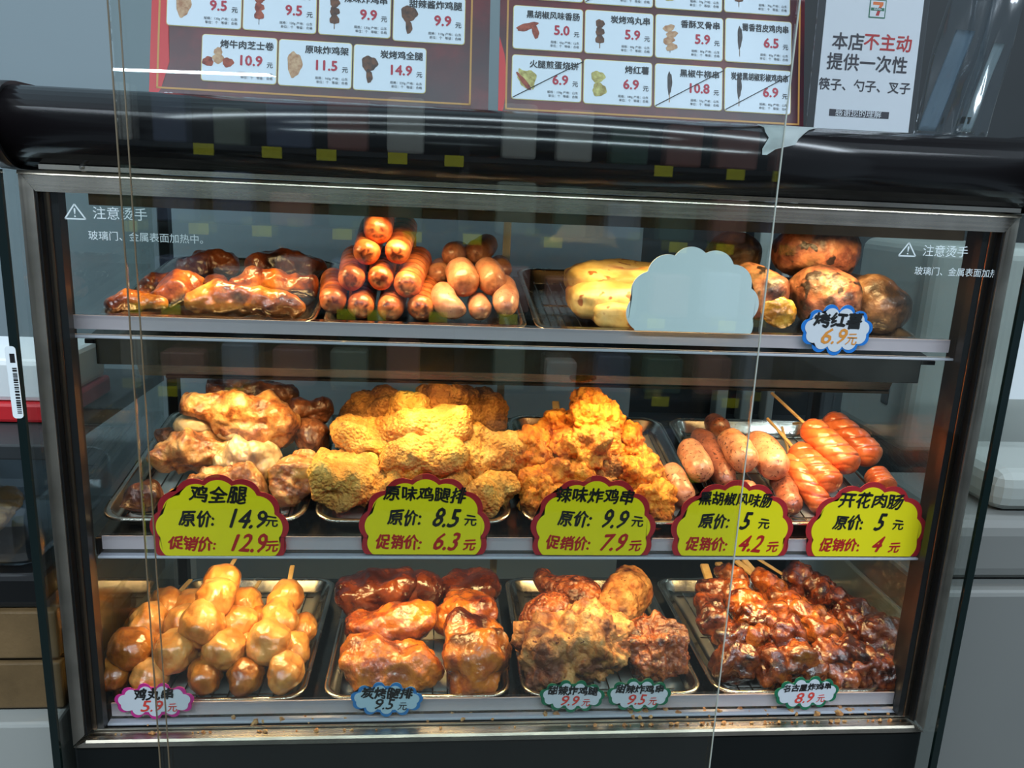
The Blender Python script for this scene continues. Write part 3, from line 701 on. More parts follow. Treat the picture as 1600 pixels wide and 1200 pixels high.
leg('knobbly brown leg joint at the right, second layer', [(468, 700, .16), (492, 682, .16), (515, 672, .16)], [20, 24, 14], 'leg_d')
a = leg('best lit roast leg on top of the pile, thin end left', [(282, 630, .15), (330, 640, .15), (400, 660, .15), (470, 662, .15)], [13, 24, 34, 24], endmark=.35)
for u, v, rx, rz in ((308, 662, 30, 17), (372, 673, 34, 12)):
    q = ellip('pale_underside', u, v, .152, rx, rz, .020, M['legpale'], None, seed=sd(), endmark=0, lo=.15); q.parent = a; q.location = Vector(q.location) - a.location
leg('brown leg end sticking out at the upper right of the pile', [(455, 650, .19), (490, 642, .19), (522, 642, .19)], [20, 18, 15], 'leg_d')
leg('dark roast leg at the very back of the pile', [(322, 612, .215), (390, 608, .22), (468, 618, .22)], [14, 21, 15], 'leg_d')
leg('dark leg low at the left behind the pale ones', [(245, 690, .17), (275, 672, .18)], [20, 18], 'leg_d')
# --- middle shelf, tray 2: breaded cutlets
G = 'golden breaded cutlets piled in the middle shelf tray'
def cut(label, u, v, y, rx, rz, ry=.03, mat='crumb', roll=0, **k):
    return lump('breaded_cutlet', label, 'fried cutlet', G, u, v, y, rx, rz, ry, mat, roll=roll, lo=.40, lof=34, hi=.075, hif=230, nu=90, nv=80, endmark=k.pop('endmark', .45), **k)
cut('breaded cutlet low in the centre behind the yellow sign', 652, 765, .10, 80, 36, .03, 'crumb')
cut('breaded cutlet jutting out at the front left of the tray', 545, 752, .09, 62, 38, .035, roll=12)
cut('pointed breaded cutlet at the front right of the tray', 760, 768, .085, 48, 27, .028, roll=-14)
cut('breaded cutlet leaning on the left, third layer', 578, 694, .14, 56, 34, .03, roll=14)
cut('broad breaded cutlet leaning on the right side', 748, 708, .14, 58, 36, .03, roll=-16)
cut('long breaded cutlet across the middle of the pile', 656, 716, .10, 74, 25, .028, roll=-8, endmark=.5)
cut('long bright breaded cutlet on top of the pile', 668, 669, .14, 74, 27, .028, roll=-7, endmark=.6)
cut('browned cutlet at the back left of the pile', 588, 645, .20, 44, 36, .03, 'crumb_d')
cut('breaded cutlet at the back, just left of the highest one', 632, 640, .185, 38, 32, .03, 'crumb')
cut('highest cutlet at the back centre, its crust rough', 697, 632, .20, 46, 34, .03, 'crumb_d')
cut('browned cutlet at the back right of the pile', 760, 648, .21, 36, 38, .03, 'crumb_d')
# --- middle shelf, tray 3: spicy chicken skewers
G = 'spicy fried chicken skewers on the middle shelf'
def skewer(name, label, cat, group, chunks, mats, stick, child, flatstick=True, **k):
    """chunks: (u, v, y, rx, rz, ry) lumps threaded on one stick"""
    c0 = at(chunks[0][0], chunks[0][1], y=chunks[0][2]); r = empty(name, c0); tag(r, label, cat, group)
    for i, c in enumerate(chunks):
        u, v, y, rx, rz, ry = c
        o = ellip(child, u, v, y, rx, rz, ry, M[mats[i % len(mats)]], None, seed=sd(), **k)
        o.parent = r; o.location = Vector(o.location) - r.location
    if stick:
        a, b = at(*stick[0][:2], y=stick[0][2]), at(*stick[1][:2], y=stick[1][2]); w = stick[2] * mpp(b) / 2
        bm = bmesh.new(); d = Vector(b - a); L = d.length
        addbox(bm, -w, w, -w * .45, w * .45, 0, L, w * .2, 1)
        o = bmobj('stick', bm, M['wood'], r); q = d.to_track_quat('Z', 'Y'); o.rotation_mode = 'QUATERNION'; o.rotation_quaternion = q; o.location = Vector(a - c0)
    return r
kw = dict(lo=.36, lof=52, hi=.21, hif=200, endmark=.4, nu=72, nv=64)
SK = 'fried_chicken_skewer'
skewer(SK, 'spicy fried chicken skewer along the left rim, three lumps', 'chicken skewer', G, [(842, 772, .085, 30, 34, .026), (836, 712, .13, 30, 36, .024), (872, 664, .17, 26, 26, .022)], ['spicy'], [(872, 668, .17), (868, 628, .215), 11], 'fried_chicken', **kw)
skewer(SK, 'spicy fried chicken skewer sloping along the right side', 'chicken skewer', G, [(1014, 782, .08, 32, 34, .026), (998, 742, .11, 42, 32, .026), (984, 695, .15, 32, 30, .024)], ['spicy'], [(984, 695, .16), (958, 650, .22), 10], 'fried_chicken', **kw)
skewer(SK, 'browner fried chicken skewer low in the centre behind the sign', 'chicken skewer', G, [(905, 790, .085, 52, 32, .026), (882, 742, .105, 40, 30, .026), (950, 745, .11, 40, 30, .026)], ['crumb_d', 'spicy'], None, 'fried_chicken', **kw)
skewer(SK, 'spicy fried chicken skewer on top, its highest lump near the shelf', 'chicken skewer', G, [(922, 702, .115, 46, 34, .026), (926, 660, .145, 42, 27, .024), (922, 630, .175, 31, 23, .022)], ['spicy'], [(920, 640, .17), (914, 606, .21), 11], 'fried_chicken', **kw)
skewer(SK, 'half hidden fried chicken skewer left of the top one', 'chicken skewer', G, [(876, 702, .145, 30, 28, .024), (888, 672, .18, 26, 24, .02)], ['spicy'], None, 'fried_chicken', **kw)
# --- middle shelf, tray 4
G = 'pepper sausages in the middle right tray'
def pep(label, pts, r, mat='pepper'):
    tube('pepper_sausage', label, 'sausage', G, pts, r, mat, tip=.3, hi=.06, hif=110, lo=.06, cap=.24, nu=64)
pep('pepper sausage nearest the fried chicken, at the front left', [(1074, 788, .08), (1058, 755, .105), (1046, 730, .135)], 19)
pep('second pepper sausage from the left, raised a little', [(1100, 748, .10), (1086, 718, .13), (1072, 694, .165)], [22, 21, 20])
pep('long dark pepper sausage between the paler ones', [(1140, 760, .10), (1115, 715, .15), (1088, 674, .20)], [19, 20, 19], 'pepper_d')
pep('plump pepper sausage on top in the middle of the group', [(1170, 728, .10), (1153, 702, .135), (1134, 680, .17)], [24, 23, 21])
pep('largest pepper sausage on top, next to the skewered ones', [(1218, 740, .10), (1198, 710, .14), (1176, 682, .18)], [24, 25, 21])
pep('pepper sausage half hidden behind the right edge of its sign', [(1240, 800, .07), (1228, 768, .105), (1216, 742, .14)], [18, 18, 18], 'pepper_d')
pep('reddish pepper sausage at the very back of the group', [(1128, 672, .21), (1112, 658, .25)], [17, 16], 'pepper_d')
pep('pepper sausage low under the plump one', [(1176, 790, .09), (1160, 760, .12)], 20)
G = 'scored sausages on sticks at the right of the middle shelf'
def bloom(label, pts, r, stick=None):
    P = W(*pts); c0 = P[0]; root = empty('sausage_skewer', c0); tag(root, label, 'sausage skewer', G)
    o = tube('sausage', None, None, None, pts, r, 'bloom', score=(5.2, .10, .08, .9), tip=.4, hi=.06, hif=100, endmark=.3, cap=.16, nu=90, nv=44)
    o.parent = root; o.location = Vector(o.location) - root.location
    if stick:
        bm = bmesh.new(); addcyl(bm, at(*stick[0][:2], y=stick[0][2]) - c0, at(*stick[1][:2], y=stick[1][2]) - c0, 0.0019, 8)
        bmobj('stick', bm, M['wood'], root)
bloom('skewered sausage low beside the sign, scored and browned', [(1290, 800, .075), (1258, 752, .11), (1232, 712, .15)], [19, 19, 17], [(1236, 720, .15), (1222, 668, .215)])
bloom('skewered sausage in front with its stick pointing up left', [(1308, 762, .085), (1272, 730, .12), (1240, 700, .155)], [21, 22, 20], [(1244, 704, .155), (1199, 654, .215)])
bloom('skewered sausage on top with the longest free stick', [(1336, 734, .10), (1296, 697, .135), (1258, 662, .17)], [22, 23, 20], [(1262, 666, .17), (1206, 614, .235)])
bloom('reddish skewered sausage at the upper right end', [(1370, 722, .13), (1330, 684, .165), (1290, 652, .20)], [22, 22, 20], [(1294, 656, .2), (1240, 662, .26)])
bloom('skewered sausage end at the right, low beneath the upper ones', [(1386, 765, .09), (1366, 740, .12)], [19, 19])
# --- bottom shelf, tray 1: meatballs
G = 'glazed chicken meatball skewers in the bottom left tray'
kb = dict(lo=.15, lof=48, hi=.06, hif=160, endmark=.35, nu=56, nv=48, sq=2.1)
def mb(label, balls, stick=None, mats=('ball',)):
    ch = [(u, v, y, r * 1.06, r * 1.02, 1.35 * r * mpp(at(u, v, y=y))) for u, v, y, r in balls]
    skewer('meatball_skewer', label, 'meatball skewer', G, ch, mats, stick, 'meatball', **kb)
mb('meatball skewer lying on the tray at the far left front', [(178, 1054, .065, 25), (200, 1010, .11, 24), (222, 975, .155, 23)], None, ['ball_d'])
mb('bottom layer meatball skewer right behind the pink tag', [(236, 1056, .06, 26), (250, 1012, .11, 24), (262, 975, .155, 23)])
mb('bottom layer meatball skewer in the middle of the tray', [(320, 1056, .06, 26), (322, 1012, .105, 25), (326, 972, .15, 24)], None, ['ball_d', 'ball'])
mb('bottom layer meatball skewer right of the middle', [(382, 1056, .06, 25), (388, 1012, .105, 24), (394, 972, .15, 23)], None, ['ball_d', 'ball'])
mb('meatball skewer lying against the right rim of the tray', [(446, 1050, .06, 27), (460, 1014, .10, 23), (472, 984, .145, 22)])
mb('upper meatball skewer at the left with a browned front ball', [(206, 1012, .08, 30), (234, 974, .125, 27), (260, 948, .17, 26)], [(262, 945, .17), (298, 906, .235), 7], ['ball_d', 'ball', 'ball'])
mb('upper meatball skewer second from the left', [(276, 1016, .08, 30), (288, 972, .125, 26), (300, 945, .17, 24)])
mb('upper meatball skewer right of the topmost one', [(352, 1016, .08, 29), (372, 975, .125, 27), (384, 944, .17, 24)], [(384, 944, .17), (406, 908, .235), 6])
mb('brightly lit upper meatball skewer at the right', [(424, 1004, .09, 31), (438, 966, .13, 28), (446, 936, .165, 25)], [(447, 936, .165), (457, 884, .23), 7])
mb('topmost meatball skewer lying across the others', [(318, 975, .095, 30), (338, 935, .13, 29), (346, 908, .165, 25)], [(347, 908, .165), (368, 872, .22), 6])
# --- bottom shelf, tray 2: glazed cutlets
G = 'brown glazed leg cutlets in the bottom tray'
def gcut(label, u, v, y, rx, rz, ry, mat='teri', roll=0, **k):
    lump('glazed_cutlet', label, 'glazed cutlet', G, u, v, y, rx, rz, ry, mat, roll=roll, lo=.27, lof=32, hi=.06, hif=140, nu=84, nv=72, endmark=k.pop('endmark', .3), sq=2.6, **k)
gcut('glazed cutlet at the front left, above the blue tag', 608, 1036, .085, 78, 34, .032, roll=3)
gcut('honey coloured glazed cutlet in the middle of the left column', 610, 977, .135, 70, 31, .032, roll=-6)
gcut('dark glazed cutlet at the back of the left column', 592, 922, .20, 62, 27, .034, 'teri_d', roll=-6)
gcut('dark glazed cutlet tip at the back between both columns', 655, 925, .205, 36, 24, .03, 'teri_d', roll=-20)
gcut('large folded glazed cutlet at the front right of the tray', 744, 1022, .09, 54, 50, .05, 'teri', endmark=.8)
gcut('glazed cutlet in the middle of the right column', 730, 957, .16, 46, 32, .035, 'teri')
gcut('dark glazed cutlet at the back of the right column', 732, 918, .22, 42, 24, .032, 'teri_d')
# --- bottom shelf, tray 3: sticky fried drumsticks
G = 'sticky fried drumsticks in the bottom tray'
kd = dict(lo=.30, lof=40, hi=.12, hif=180, nu=96, nv=84)
a = lump('fried_drumstick', 'largest fried drumstick, its crust light and ragged', 'fried chicken', G, 890, 1012, .095, 86, 52, .05, 'fried', roll=-12, endmark=.9, **kd)
tube('fried_drumstick', 'narrow dark fried piece at the left behind the largest one', 'fried chicken', G, [(810, 968, .145), (850, 960, .145), (890, 965, .15)], [16, 32, 34], 'sesame', nu=72, nv=60, lo=.26, lof=36, hi=.09, hif=170)
tube('fried_drumstick', 'fried drumstick at the back left, bone end to the left', 'fried chicken', G, [(842, 896, .25), (856, 915, .22), (895, 928, .20), (940, 942, .18)], [15, 17, 30, 27], 'sesame', nu=72, nv=60, lo=.24, lof=36, hi=.09, hif=170, endmark=.6)
tube('fried_drumstick', 'fried drumstick at the back right reaching over its neighbour', 'fried chicken', G, [(1000, 905, .235), (975, 930, .20), (945, 968, .16)], [30, 36, 26], 'fried', nu=72, nv=60, lo=.24, lof=36, hi=.09, hif=170, endmark=1)
lump('fried_drumstick', 'dark red sticky fried piece alone at the front right', 'fried chicken', G, 1019, 1012, .095, 50, 47, .04, 'sesame', roll=-20, endmark=.5, **kd)
# --- bottom shelf, tray 4: dark sauced skewers
G = 'dark sauced meat skewers in the bottom right tray'
kn = dict(lo=.36, lof=52, hi=.12, hif=150, endmark=.6, nu=56, nv=48)
def ng(label, ch, stick=None, mats=('nagoya', 'nagoya_l')):
    c2 = [(u, v, y, r * 1.2, r * 1.08, r * 1.15 * mpp(at(u, v, y=y))) for u, v, y, r in ch]
    skewer('sauced_meat_skewer', label, 'meat skewer', G, c2, mats, stick, 'meat_chunk', **kn)
ng('dark sauced skewer along the left rim of the tray', [(1152, 1034, .075, 27), (1142, 996, .11, 21), (1120, 972, .135, 20), (1106, 950, .16, 18), (1113, 921, .19, 18)], [(1114, 925, .19), (1100, 882, .235), 13], ['nagoya'])
ng('sauced skewer second from left with a shiny orange middle', [(1186, 1000, .105, 25), (1182, 970, .13, 25), (1166, 946, .155, 22), (1150, 928, .18, 20), (1142, 902, .205, 19)], [(1143, 902, .21), (1122, 880, .25), 12], ['nagoya_l'])
ng('sauced skewer ending just behind the green tag', [(1210, 1044, .065, 26), (1240, 1028, .07, 24), (1234, 992, .10, 23), (1212, 962, .14, 20)], None)
ng('sauced skewer with the thick end low at the centre right', [(1268, 1048, .07, 24), (1300, 1020, .085, 26), (1326, 1030, .08, 26)], None, ['nagoya'])
ng('sauced skewer slanting from the centre to the right, golden patches', [(1305, 1008, .10, 25), (1282, 985, .12, 26), (1258, 964, .145, 23), (1240, 946, .165, 21)], [(1238, 948, .17), (1150, 876, .25), 10], ['nagoya_l'])
ng('sauced skewer in the upper middle with two flat sticks beside it', [(1216, 944, .18, 20), (1214, 928, .195, 19), (1198, 914, .21, 19)], [(1200, 918, .21), (1162, 874, .255), 10], ['nagoya_l'])
ng('darkest sauced skewer slanting along the back right', [(1352, 972, .15, 22), (1326, 954, .165, 22), (1304, 940, .185, 22), (1280, 926, .20, 23), (1248, 908, .22, 21)], [(1246, 912, .22), (1184, 873, .26), 6], ['nagoya'])
ng('knotted dark skewer at the far right of the heap', [(1384, 1014, .11, 24), (1370, 992, .125, 27), (1340, 984, .14, 24)], None, ['nagoya'])
ng('blackish skewer lowest at the right front corner', [(1378, 1048, .065, 24), (1346, 1044, .07, 24), (1314, 1056, .06, 20)], None, ['nagoya'])
# crumbs scattered on the case floor and its front lip
def crumbs():
    bm = bmesh.new(); r = random.Random(4)
    for k in range(170):
        x = r.uniform(-0.42, 0.43)
        if r.random() < 0.45: x = r.uniform(0.1, 0.43)
        front = r.random() < 0.5
        y, z = (0.0085, 0.9578) if front else (r.uniform(0.019, 0.032), 0.9585)
        s = r.choice((0.0008, 0.0012, 0.0018, 0.0028)) * (0.8 if front else 1.3)
        n0 = len(bm.verts)
        res = bmesh.ops.create_icosphere(bm, subdivisions=1, radius=s, matrix=Matrix.Translation((x, y, z + s * .5)) @ Euler((r.random() * 3, r.random() * 3, 0)).to_matrix().to_4x4())
        for v in res['verts']: v.co += Vector((r.uniform(-s, s), r.uniform(-s, s) * .5, r.uniform(-s, s) * .5)) * 0.5
    return bmobj('fried_crumbs', bm, M['crumbs'])
tag(crumbs(), 'scattered fried crumbs along the bottom edge of the case', 'crumbs', kind='stuff')
b = lump('crust_fragment', 'orange fried crust fragment stuck on the lower edge of the top shelf housing', 'crumb', None, 912, 590, .0595, 21, 7, .003, 'spicy', lo=.4, hi=.2, nu=36, nv=30)

# ------------------------------------------------------------------ PRICE SIGNS
def cloud(a, b, n, bump, zmin=None, grow=0.0, phase=0.0, N=240):
    """outline of an ellipse edged with n round bumps; cut flat at zmin"""
    cs = []
    for k in range(n):
        t = 2 * math.pi * (k + phase) / n; cs.append(((a - bump) * math.cos(t), (b - bump) * math.sin(t)))
    pts = []
    for i in range(N):
        t = 2 * math.pi * i / N; dx, dz = math.cos(t), math.sin(t); best = 1 / math.sqrt((dx / (a - bump * .8)) ** 2 + (dz / (b - bump * .8)) ** 2)
        for cx, cz in cs:
            pr = dx * cx + dz * cz; q = cx * cx + cz * cz - (bump + grow) ** 2; disc = pr * pr - q
            if disc >= 0: best = max(best, pr + math.sqrt(disc))
        if zmin is not None and dz < 0 and best * dz < zmin: best = zmin / dz
        pts.append((best * dx, best * dz))
    return pts
def yellow(label, uL, uR, vT, vB, lines, sizes=None):
    y = 0.0322
    pl = at(uL, (vT + vB) / 2 + 30, y=y); pr = at(uR, (vT + vB) / 2 + 30, y=y); pt = at((uL + uR) / 2 - 4, vT, y=y); pb = at((uL + uR) / 2 - 4, vB, y=y)
    w = pr[0] - pl[0]; h = pt[2] - pb[2]; a = w / 2; b = h * 0.70
    r = empty('price_sign', (float((pl[0] + pr[0]) / 2), y, float(pt[2] - b))); tag(r, label, 'price sign', 'yellow scalloped price signs on the middle shelf')
    zm = -(h - b)
    poly('red_border', cloud(a, b, 13, a * 0.265, zm, 0, 0.25), 0.0006, M['maroon'], r)
    poly('yellow_face', cloud(a - 0.006, b - 0.006, 13, a * 0.265 - 0.001, zm, 0, 0.25), 0.0004, M['yellow'], r, -0.0005)
    s = h
    rows = [(0.655, 0.225), (0.37, 0.205), (0.065, 0.19)]
    k = 0
    for (fz, sz), (body, num, mt) in zip(rows, lines):
        z = zm + (fz + 0.085) * h; S = sz * h
        if num is None:
            text(body, 0.0, z, S * {3: .98, 4: .95, 5: .86, 6: .82}[len(body)], M[mt], r, 0.030, warp=.16, seed=k + len(label), y=-0.0009, rot=-.03, sx=.98 if len(body) < 6 else .84)
        else:
            text(body, -w * (.28 if len(body) == 3 else .37), z, S, M[mt], r, 0.032, 'LEFT', warp=.16, seed=k + 5 + len(label), y=-0.0009, sx=.86, rot=-.03)
            text(num, w * .05, z, h * .30, M[mt], r, 0.022, 'LEFT', warp=.10, seed=k + 9, y=-0.0009, sx=.85, shear=.25)
            text('元', w * {1: .25, 3: .345, 4: .375}[len(num)], z - 0.03 * h, h * .155, M[mt], r, 0.028, 'CENTER', warp=.16, seed=k, y=-0.0009)
        k += 1
    return r
def L3(name, a, b): return [(name, None, 'ink'), ('原价:', a, 'ink'), ('促销价:', b, 'redink')]
yellow('yellow scalloped sign with red border reading 12.9, before the roast whole legs', 234, 452, 741, 868, L3('鸡全腿', '14.9', '12.9'))
yellow('yellow scalloped sign with red border reading 6.3, before the breaded cutlets', 560, 766, 740, 866, L3('原味鸡腿排', '8.5', '6.3'))
yellow('yellow scalloped sign with red border reading 7.9, before the spicy chicken skewers', 828, 1024, 743, 867, L3('辣味炸鸡串', '9.9', '7.9'))
yellow('yellow scalloped sign with red border reading 4.2, before the pepper sausages', 1047, 1238, 750, 868, L3('黑胡椒风味肠', '5', '4.2'))
yellow('yellow scalloped sign with red border reading 4, rightmost, before the sausage skewers', 1257, 1446, 753, 869, L3('开花肉肠', '5', '4'))
def small(label, uL, uR, vT, vB, y, border, face, title, price, pink, rot=0.0, tsize=.30, tmat='ink'):
    p0 = at((uL + uR) / 2, (vT + vB) / 2, y=y); k = mpp(p0); a = (uR - uL) / 2 * k; b = (vB - vT) / 2 * k * 1.03
    r = empty('price_tag', tuple(float(q) for q in p0), (0, -rot, 0)); tag(r, label, 'price tag')
    bp = b * .30
    poly('printed_border', cloud(a, b, 11, bp, None, 0, .25), 0.0006, M[border], r)
    poly('face', cloud(a - .0038, b - .0038, 11, bp - .0002, None, 0, .25), 0.0004, M[face], r, -0.0005)
    text(title, 0.0, b * .34, min(b * .64, 1.50 * a / len(title)), M[tmat], r, 0.042, warp=.2, seed=len(label), y=-0.0009, sx=1.0)
    text(price, -a * .08, -b * .28, b * 2 * .42, M[pink], r, 0.016, warp=.12, seed=3, y=-0.0009, shear=.15)
    text('元', a * .44, -b * .36, b * 2 * .24, M[pink], r, 0.016, warp=.15, seed=8, y=-0.0009)
small('blue edged cloud tag reading 6.9 on the top shelf rail', 1249, 1366, 476, 555, .0305, 'blue', 'tagwhite', '烤红薯', '6.9', 'orangeink', 0, .26)
small('pink edged cloud tag on the bottom rail', 181, 302, 1064, 1127, .0205, 'pink', 'tagwhite', '鸡丸串', '5.9', 'redpen', 0, .27)
small('blue edged cloud tag reading 9.5 on the bottom rail', 548, 661, 1063, 1123, .0205, 'blue2', 'tagwhite_blue', '炭烤腿排', '9.5', 'ink', -.04, .27)
small('green edged cloud tag reading 9.9, touching the one on its right', 842, 946, 1060, 1116, .0205, 'green', 'tagwhite', '甜辣炸鸡腿', '9.9', 'redpen', -.04, .26)
small('green edged cloud tag reading 9.5, right of the one reading 9.9', 947, 1050, 1057, 1115, .0203, 'green', 'tagwhite', '甜辣炸鸡串', '9.5', 'redpen', -.02, .26)
small('tilted green edged cloud tag reading 8.9 below the dark skewers', 1208, 1313, 1054, 1112, .0205, 'green', 'tagwhite', '名古屋炸鸡串', '8.9', 'redpen', .05, .24)
# blank card with a scalloped top
y = .0295; pl = at(979, 470, y=y); pr = at(1187, 470, y=y); pt = at(1083, 385, y=y); pb = at(1083, 519, y=y)
r = box('tmp', 0, 1, 0, 1, 0, 1, M['blank']); bpy.data.objects.remove(r)
w = pr[0] - pl[0]; h = pt[2] - pb[2]; b_ = h * .72
r = poly('blank_sign', cloud(w / 2, b_, 12, w / 2 * .29, -(h - b_), 0, .25), .0008, M['blank'])
r.location = ((pl[0] + pr[0]) / 2, y, pt[2] - b_); tag(r, 'blank pale blue card with a scalloped top in front of the flatbreads', 'card')
# ------------------------------------------------------------------ MENU BOARDS on the hood
class Board:
    def __init__(s, name, label, cat, x0, x1, ybot, zbot, lean, H, mat, group=None):
        s.o = empty(name, (x0, ybot, zbot), (-lean, 0, 0)); tag(s.o, label, cat, group)
        s.w = x1 - x0; s.H = H; s.lean = lean
        s.org = np.array([x0, ybot, zbot]); s.nx = np.array([1, 0, 0]); s.nz = np.array([0, math.sin(lean), math.cos(lean)])
        s.n = np.cross(s.nx, s.nz)
        if mat: poly('backing', [(0, 0), (s.w, 0), (s.w, H), (0, H)], .002, mat, s.o)
    def loc(s, u, v):
        d = MW @ np.array([u - 800.0, 600.0 - v, -F]); t = ((s.org - CAM) @ s.n) / (d @ s.n); p = CAM + d * t - s.org
        return float(p @ s.nx), float(p @ s.nz)
def rect(B, name, u0, v0, u1, v1, mat, y, r=0.0, parent=None):
    x0, z1 = B.loc(u0, v0); x1, z0 = B.loc(u1, v1)
    return poly(name, rrect(x0, x1, z0, z1, max(r, 1e-4), 4 if r else 1), .0003, mat, parent or B.o, y), (x0, x1, z0, z1)
PIC = {}
for nm, cols in {'pic_red': [(110, 34, 28), (176, 84, 60)], 'pic_brown': [(60, 38, 34), (120, 74, 50)], 'pic_tan': [(170, 116, 84), (214, 176, 140)], 'pic_yellow': [(150, 130, 70), (216, 206, 130)], 'pic_dark': [(50, 44, 48), (86, 74, 74)]}.items():
    PIC[nm] = food(nm, cols, 140, .5, bump=0)
def pic(card, kind, x, z, s):
    """a small flat printed food picture: s = half height"""
    def blob(cx, cz, rx, rz, mt, rot=0, seed=0, n=26):
        pts = []
        for i in range(n):
            t = 2 * math.pi * i / n; k = 1 + .10 * math.sin(3 * t + seed) + .06 * math.sin(7 * t + seed * 2)
            a, b = rx * k * math.cos(t), rz * k * math.sin(t)
            pts.append((cx + a * math.cos(rot) - b * math.sin(rot), cz + a * math.sin(rot) + b * math.cos(rot)))
        poly('food_picture', pts, .0001, PIC[mt], card, -.0009 - .00002 * seed)
    def st(x0, z0, x1, z1, w=.0006):
        d = np.array([x1 - x0, z1 - z0]); n = np.array([-d[1], d[0]]) / np.linalg.norm(d) * w
        poly('food_picture', [(x0 + n[0], z0 + n[1]), (x0 - n[0], z0 - n[1]), (x1 - n[0], z1 - n[1]), (x1 + n[0], z1 + n[1])], .0001, PIC['pic_tan'], card, -.0008)
    if kind == 'balls':
        st(x, z - s, x, z + s * .5)
        for k in range(3): blob(x, z + s * (.65 - .52 * k), s * .30, s * .30, 'pic_brown', seed=k + 1)
    elif kind == 'balls_red':
        st(x, z - s, x, z + s * .5)
        for k in range(3): blob(x, z + s * (.6 - .5 * k), s * .30, s * .28, 'pic_red', seed=k + 1)
    elif kind == 'strip':
        st(x, z - s, x, z); blob(x, z + s * .3, s * .16, s * .75, 'pic_dark', seed=1)
    elif kind == 'drum':
        blob(x, z + s * .35, s * .50, s * .50, 'pic_brown', seed=1); blob(x, z - s * .45, s * .20, s * .45, 'pic_brown', .1, 2)
    elif kind == 'sausage':
        blob(x - s * .1, z + s * .15, s * .75, s * .24, 'pic_red', .35, 1); blob(x + s * .45, z - s * .1, s * .22, s * .55, 'pic_red', .3, 2)
    elif kind == 'wrap':
        blob(x, z, s * .60, s * .60, 'pic_yellow', .4, 1); blob(x, z, s * .25, s * .8, 'pic_yellow', .7, 2); blob(x - s * .2, z - s * .2, s * .15, s * .75, 'pic_red', .7, 3)
    elif kind == 'potato':
        blob(x - s * .05, z + s * .42, s * .46, s * .38, 'pic_yellow', 0, 1); blob(x + s * .05, z - s * .42, s * .46, s * .45, 'pic_yellow', 0, 2)
    elif kind == 'lump':
        blob(x, z, s * .45, s * .8, 'pic_tan', 0, 1)
    elif kind == 'rolls':
        for q in (-.6, 0, .6): blob(x + q * s, z - .15 * s + .2 * (q == 0) * s, s * .34, s * .30, 'pic_red' if q else 'pic_tan', 0, int(q * 10) % 5)
        blob(x, z + s * .5, s * .26, s * .26, 'pic_tan', 0, 4)
    elif kind == 'ribs':
        st(x, z - s, x, z)
        for k in range(4): blob(x + (.1 if k % 2 else -.1) * s, z + s * (.65 - .42 * k), s * .40, s * .24, 'pic_tan', .3, k)
def card(B, u0, v0, u1, v1, title, price, kind, weight='100g', strike=False, tsx=1.0):
    c, (x0, x1, z0, z1) = rect(B, 'menu_card', u0, v0, u1, v1, M['cream'], -.0005, .0035)
    q = poly('face', rrect(x0 + .0007, x1 - .0007, z0 + .0007, z1 - .0007, .003, 4), .0003, M['card'], c, -.0008)
    w = x1 - x0; h = z1 - z0
    if title: text(title, x1 - w * .045, z1 - h * .205, h * .185, M['inkgrey'], c, .03, 'RIGHT', -.0010, sx=tsx)
    if price:
        text(price, x1 - w * .19, z1 - h * .53, h * .30, M['pricered'], c, .032, 'RIGHT', -.0010)
        text('元', x1 - w * .05, z1 - h * .60, h * .135, M['inkgrey'], c, .02, 'RIGHT', -.0010)
    text('规格：%s 产地：山东' % weight, x1 - w * .05, z0 + h * .20, h * .068, M['inkgrey'], c, .01, 'RIGHT', -.0010)
    text('单位：个   等级：合格', x1 - w * .05, z0 + h * .115, h * .068, M['inkgrey'], c, .01, 'RIGHT', -.0010)
    if kind: pic(c, kind, x0 + w * .22, z0 + h * .47, h * .34)
    if strike:
        a = np.array([x0 + w * .02, z0 + h * .04]); b = np.array([x1 + w * .02, z0 + h * .93]); n = np.array([-(b - a)[1], (b - a)[0]]); n = n / np.linalg.norm(n) * .0005
        poly('pen_stroke', [tuple(a + n), tuple(a - n), tuple(b - n), tuple(b + n)], .0001, M['ink'], c, -.0012)
def frame(B, u0, u1, v_bot_l, H, mat):
    x0, z0 = B.loc(u0, v_bot_l); x1, _ = B.loc(u1, v_bot_l); t = .0020
    poly('gold_frame', [(x0, z0), (x1, z0), (x1, z0 + t), (x0, z0 + t)], .0002, mat, B.o, -.0003)
    poly('gold_frame', [(x0, z0), (x0 + t, z0), (x0 + t, H), (x0, H)], .0002, mat, B.o, -.0003)
    poly('gold_frame', [(x1 - t, z0), (x1, z0), (x1, H), (x1 - t, H)], .0002, mat, B.o, -.0003)
LEAN = .26
A = Board('menu_board', 'maroon menu board with price cards, left one above the hood', 'menu board', -.4075, -.0455, .20, 1.5812, LEAN, .24, M['poster'], 'menu boards on the case')
poly('red_band', [(0, .004), (.012, .02), (.020, .05), (.018, .08), (.013, .24), (0, .24)], .0002, M['red'], A.o, -.0002)
frame(A, 244, 736, 138, .24, M['gold'])
card(A, 262, -34, 377, 47, '', '9.5', 'lump', '130g')
card(A, 381, -26, 494, 54, '蒜香椒盐炸鸡串', '9.5', 'balls_red', '130g', tsx=.9)
card(A, 499, -19, 610, 61, '辣味炸鸡串', '9.9', 'balls', '130g')
card(A, 615, -10, 726, 71, '甜辣酱炸鸡腿', '9.9', 'drum', '110g')
card(A, 316, 53, 432, 133, '烤牛肉芝士卷', '10.9', 'rolls', '180g')
card(A, 436, 61, 549, 140, '原味炸鸡架', '11.5', 'lump', '160g')
card(A, 553, 69, 665, 147, '炭烤鸡全腿', '14.9', 'drum', '220g')
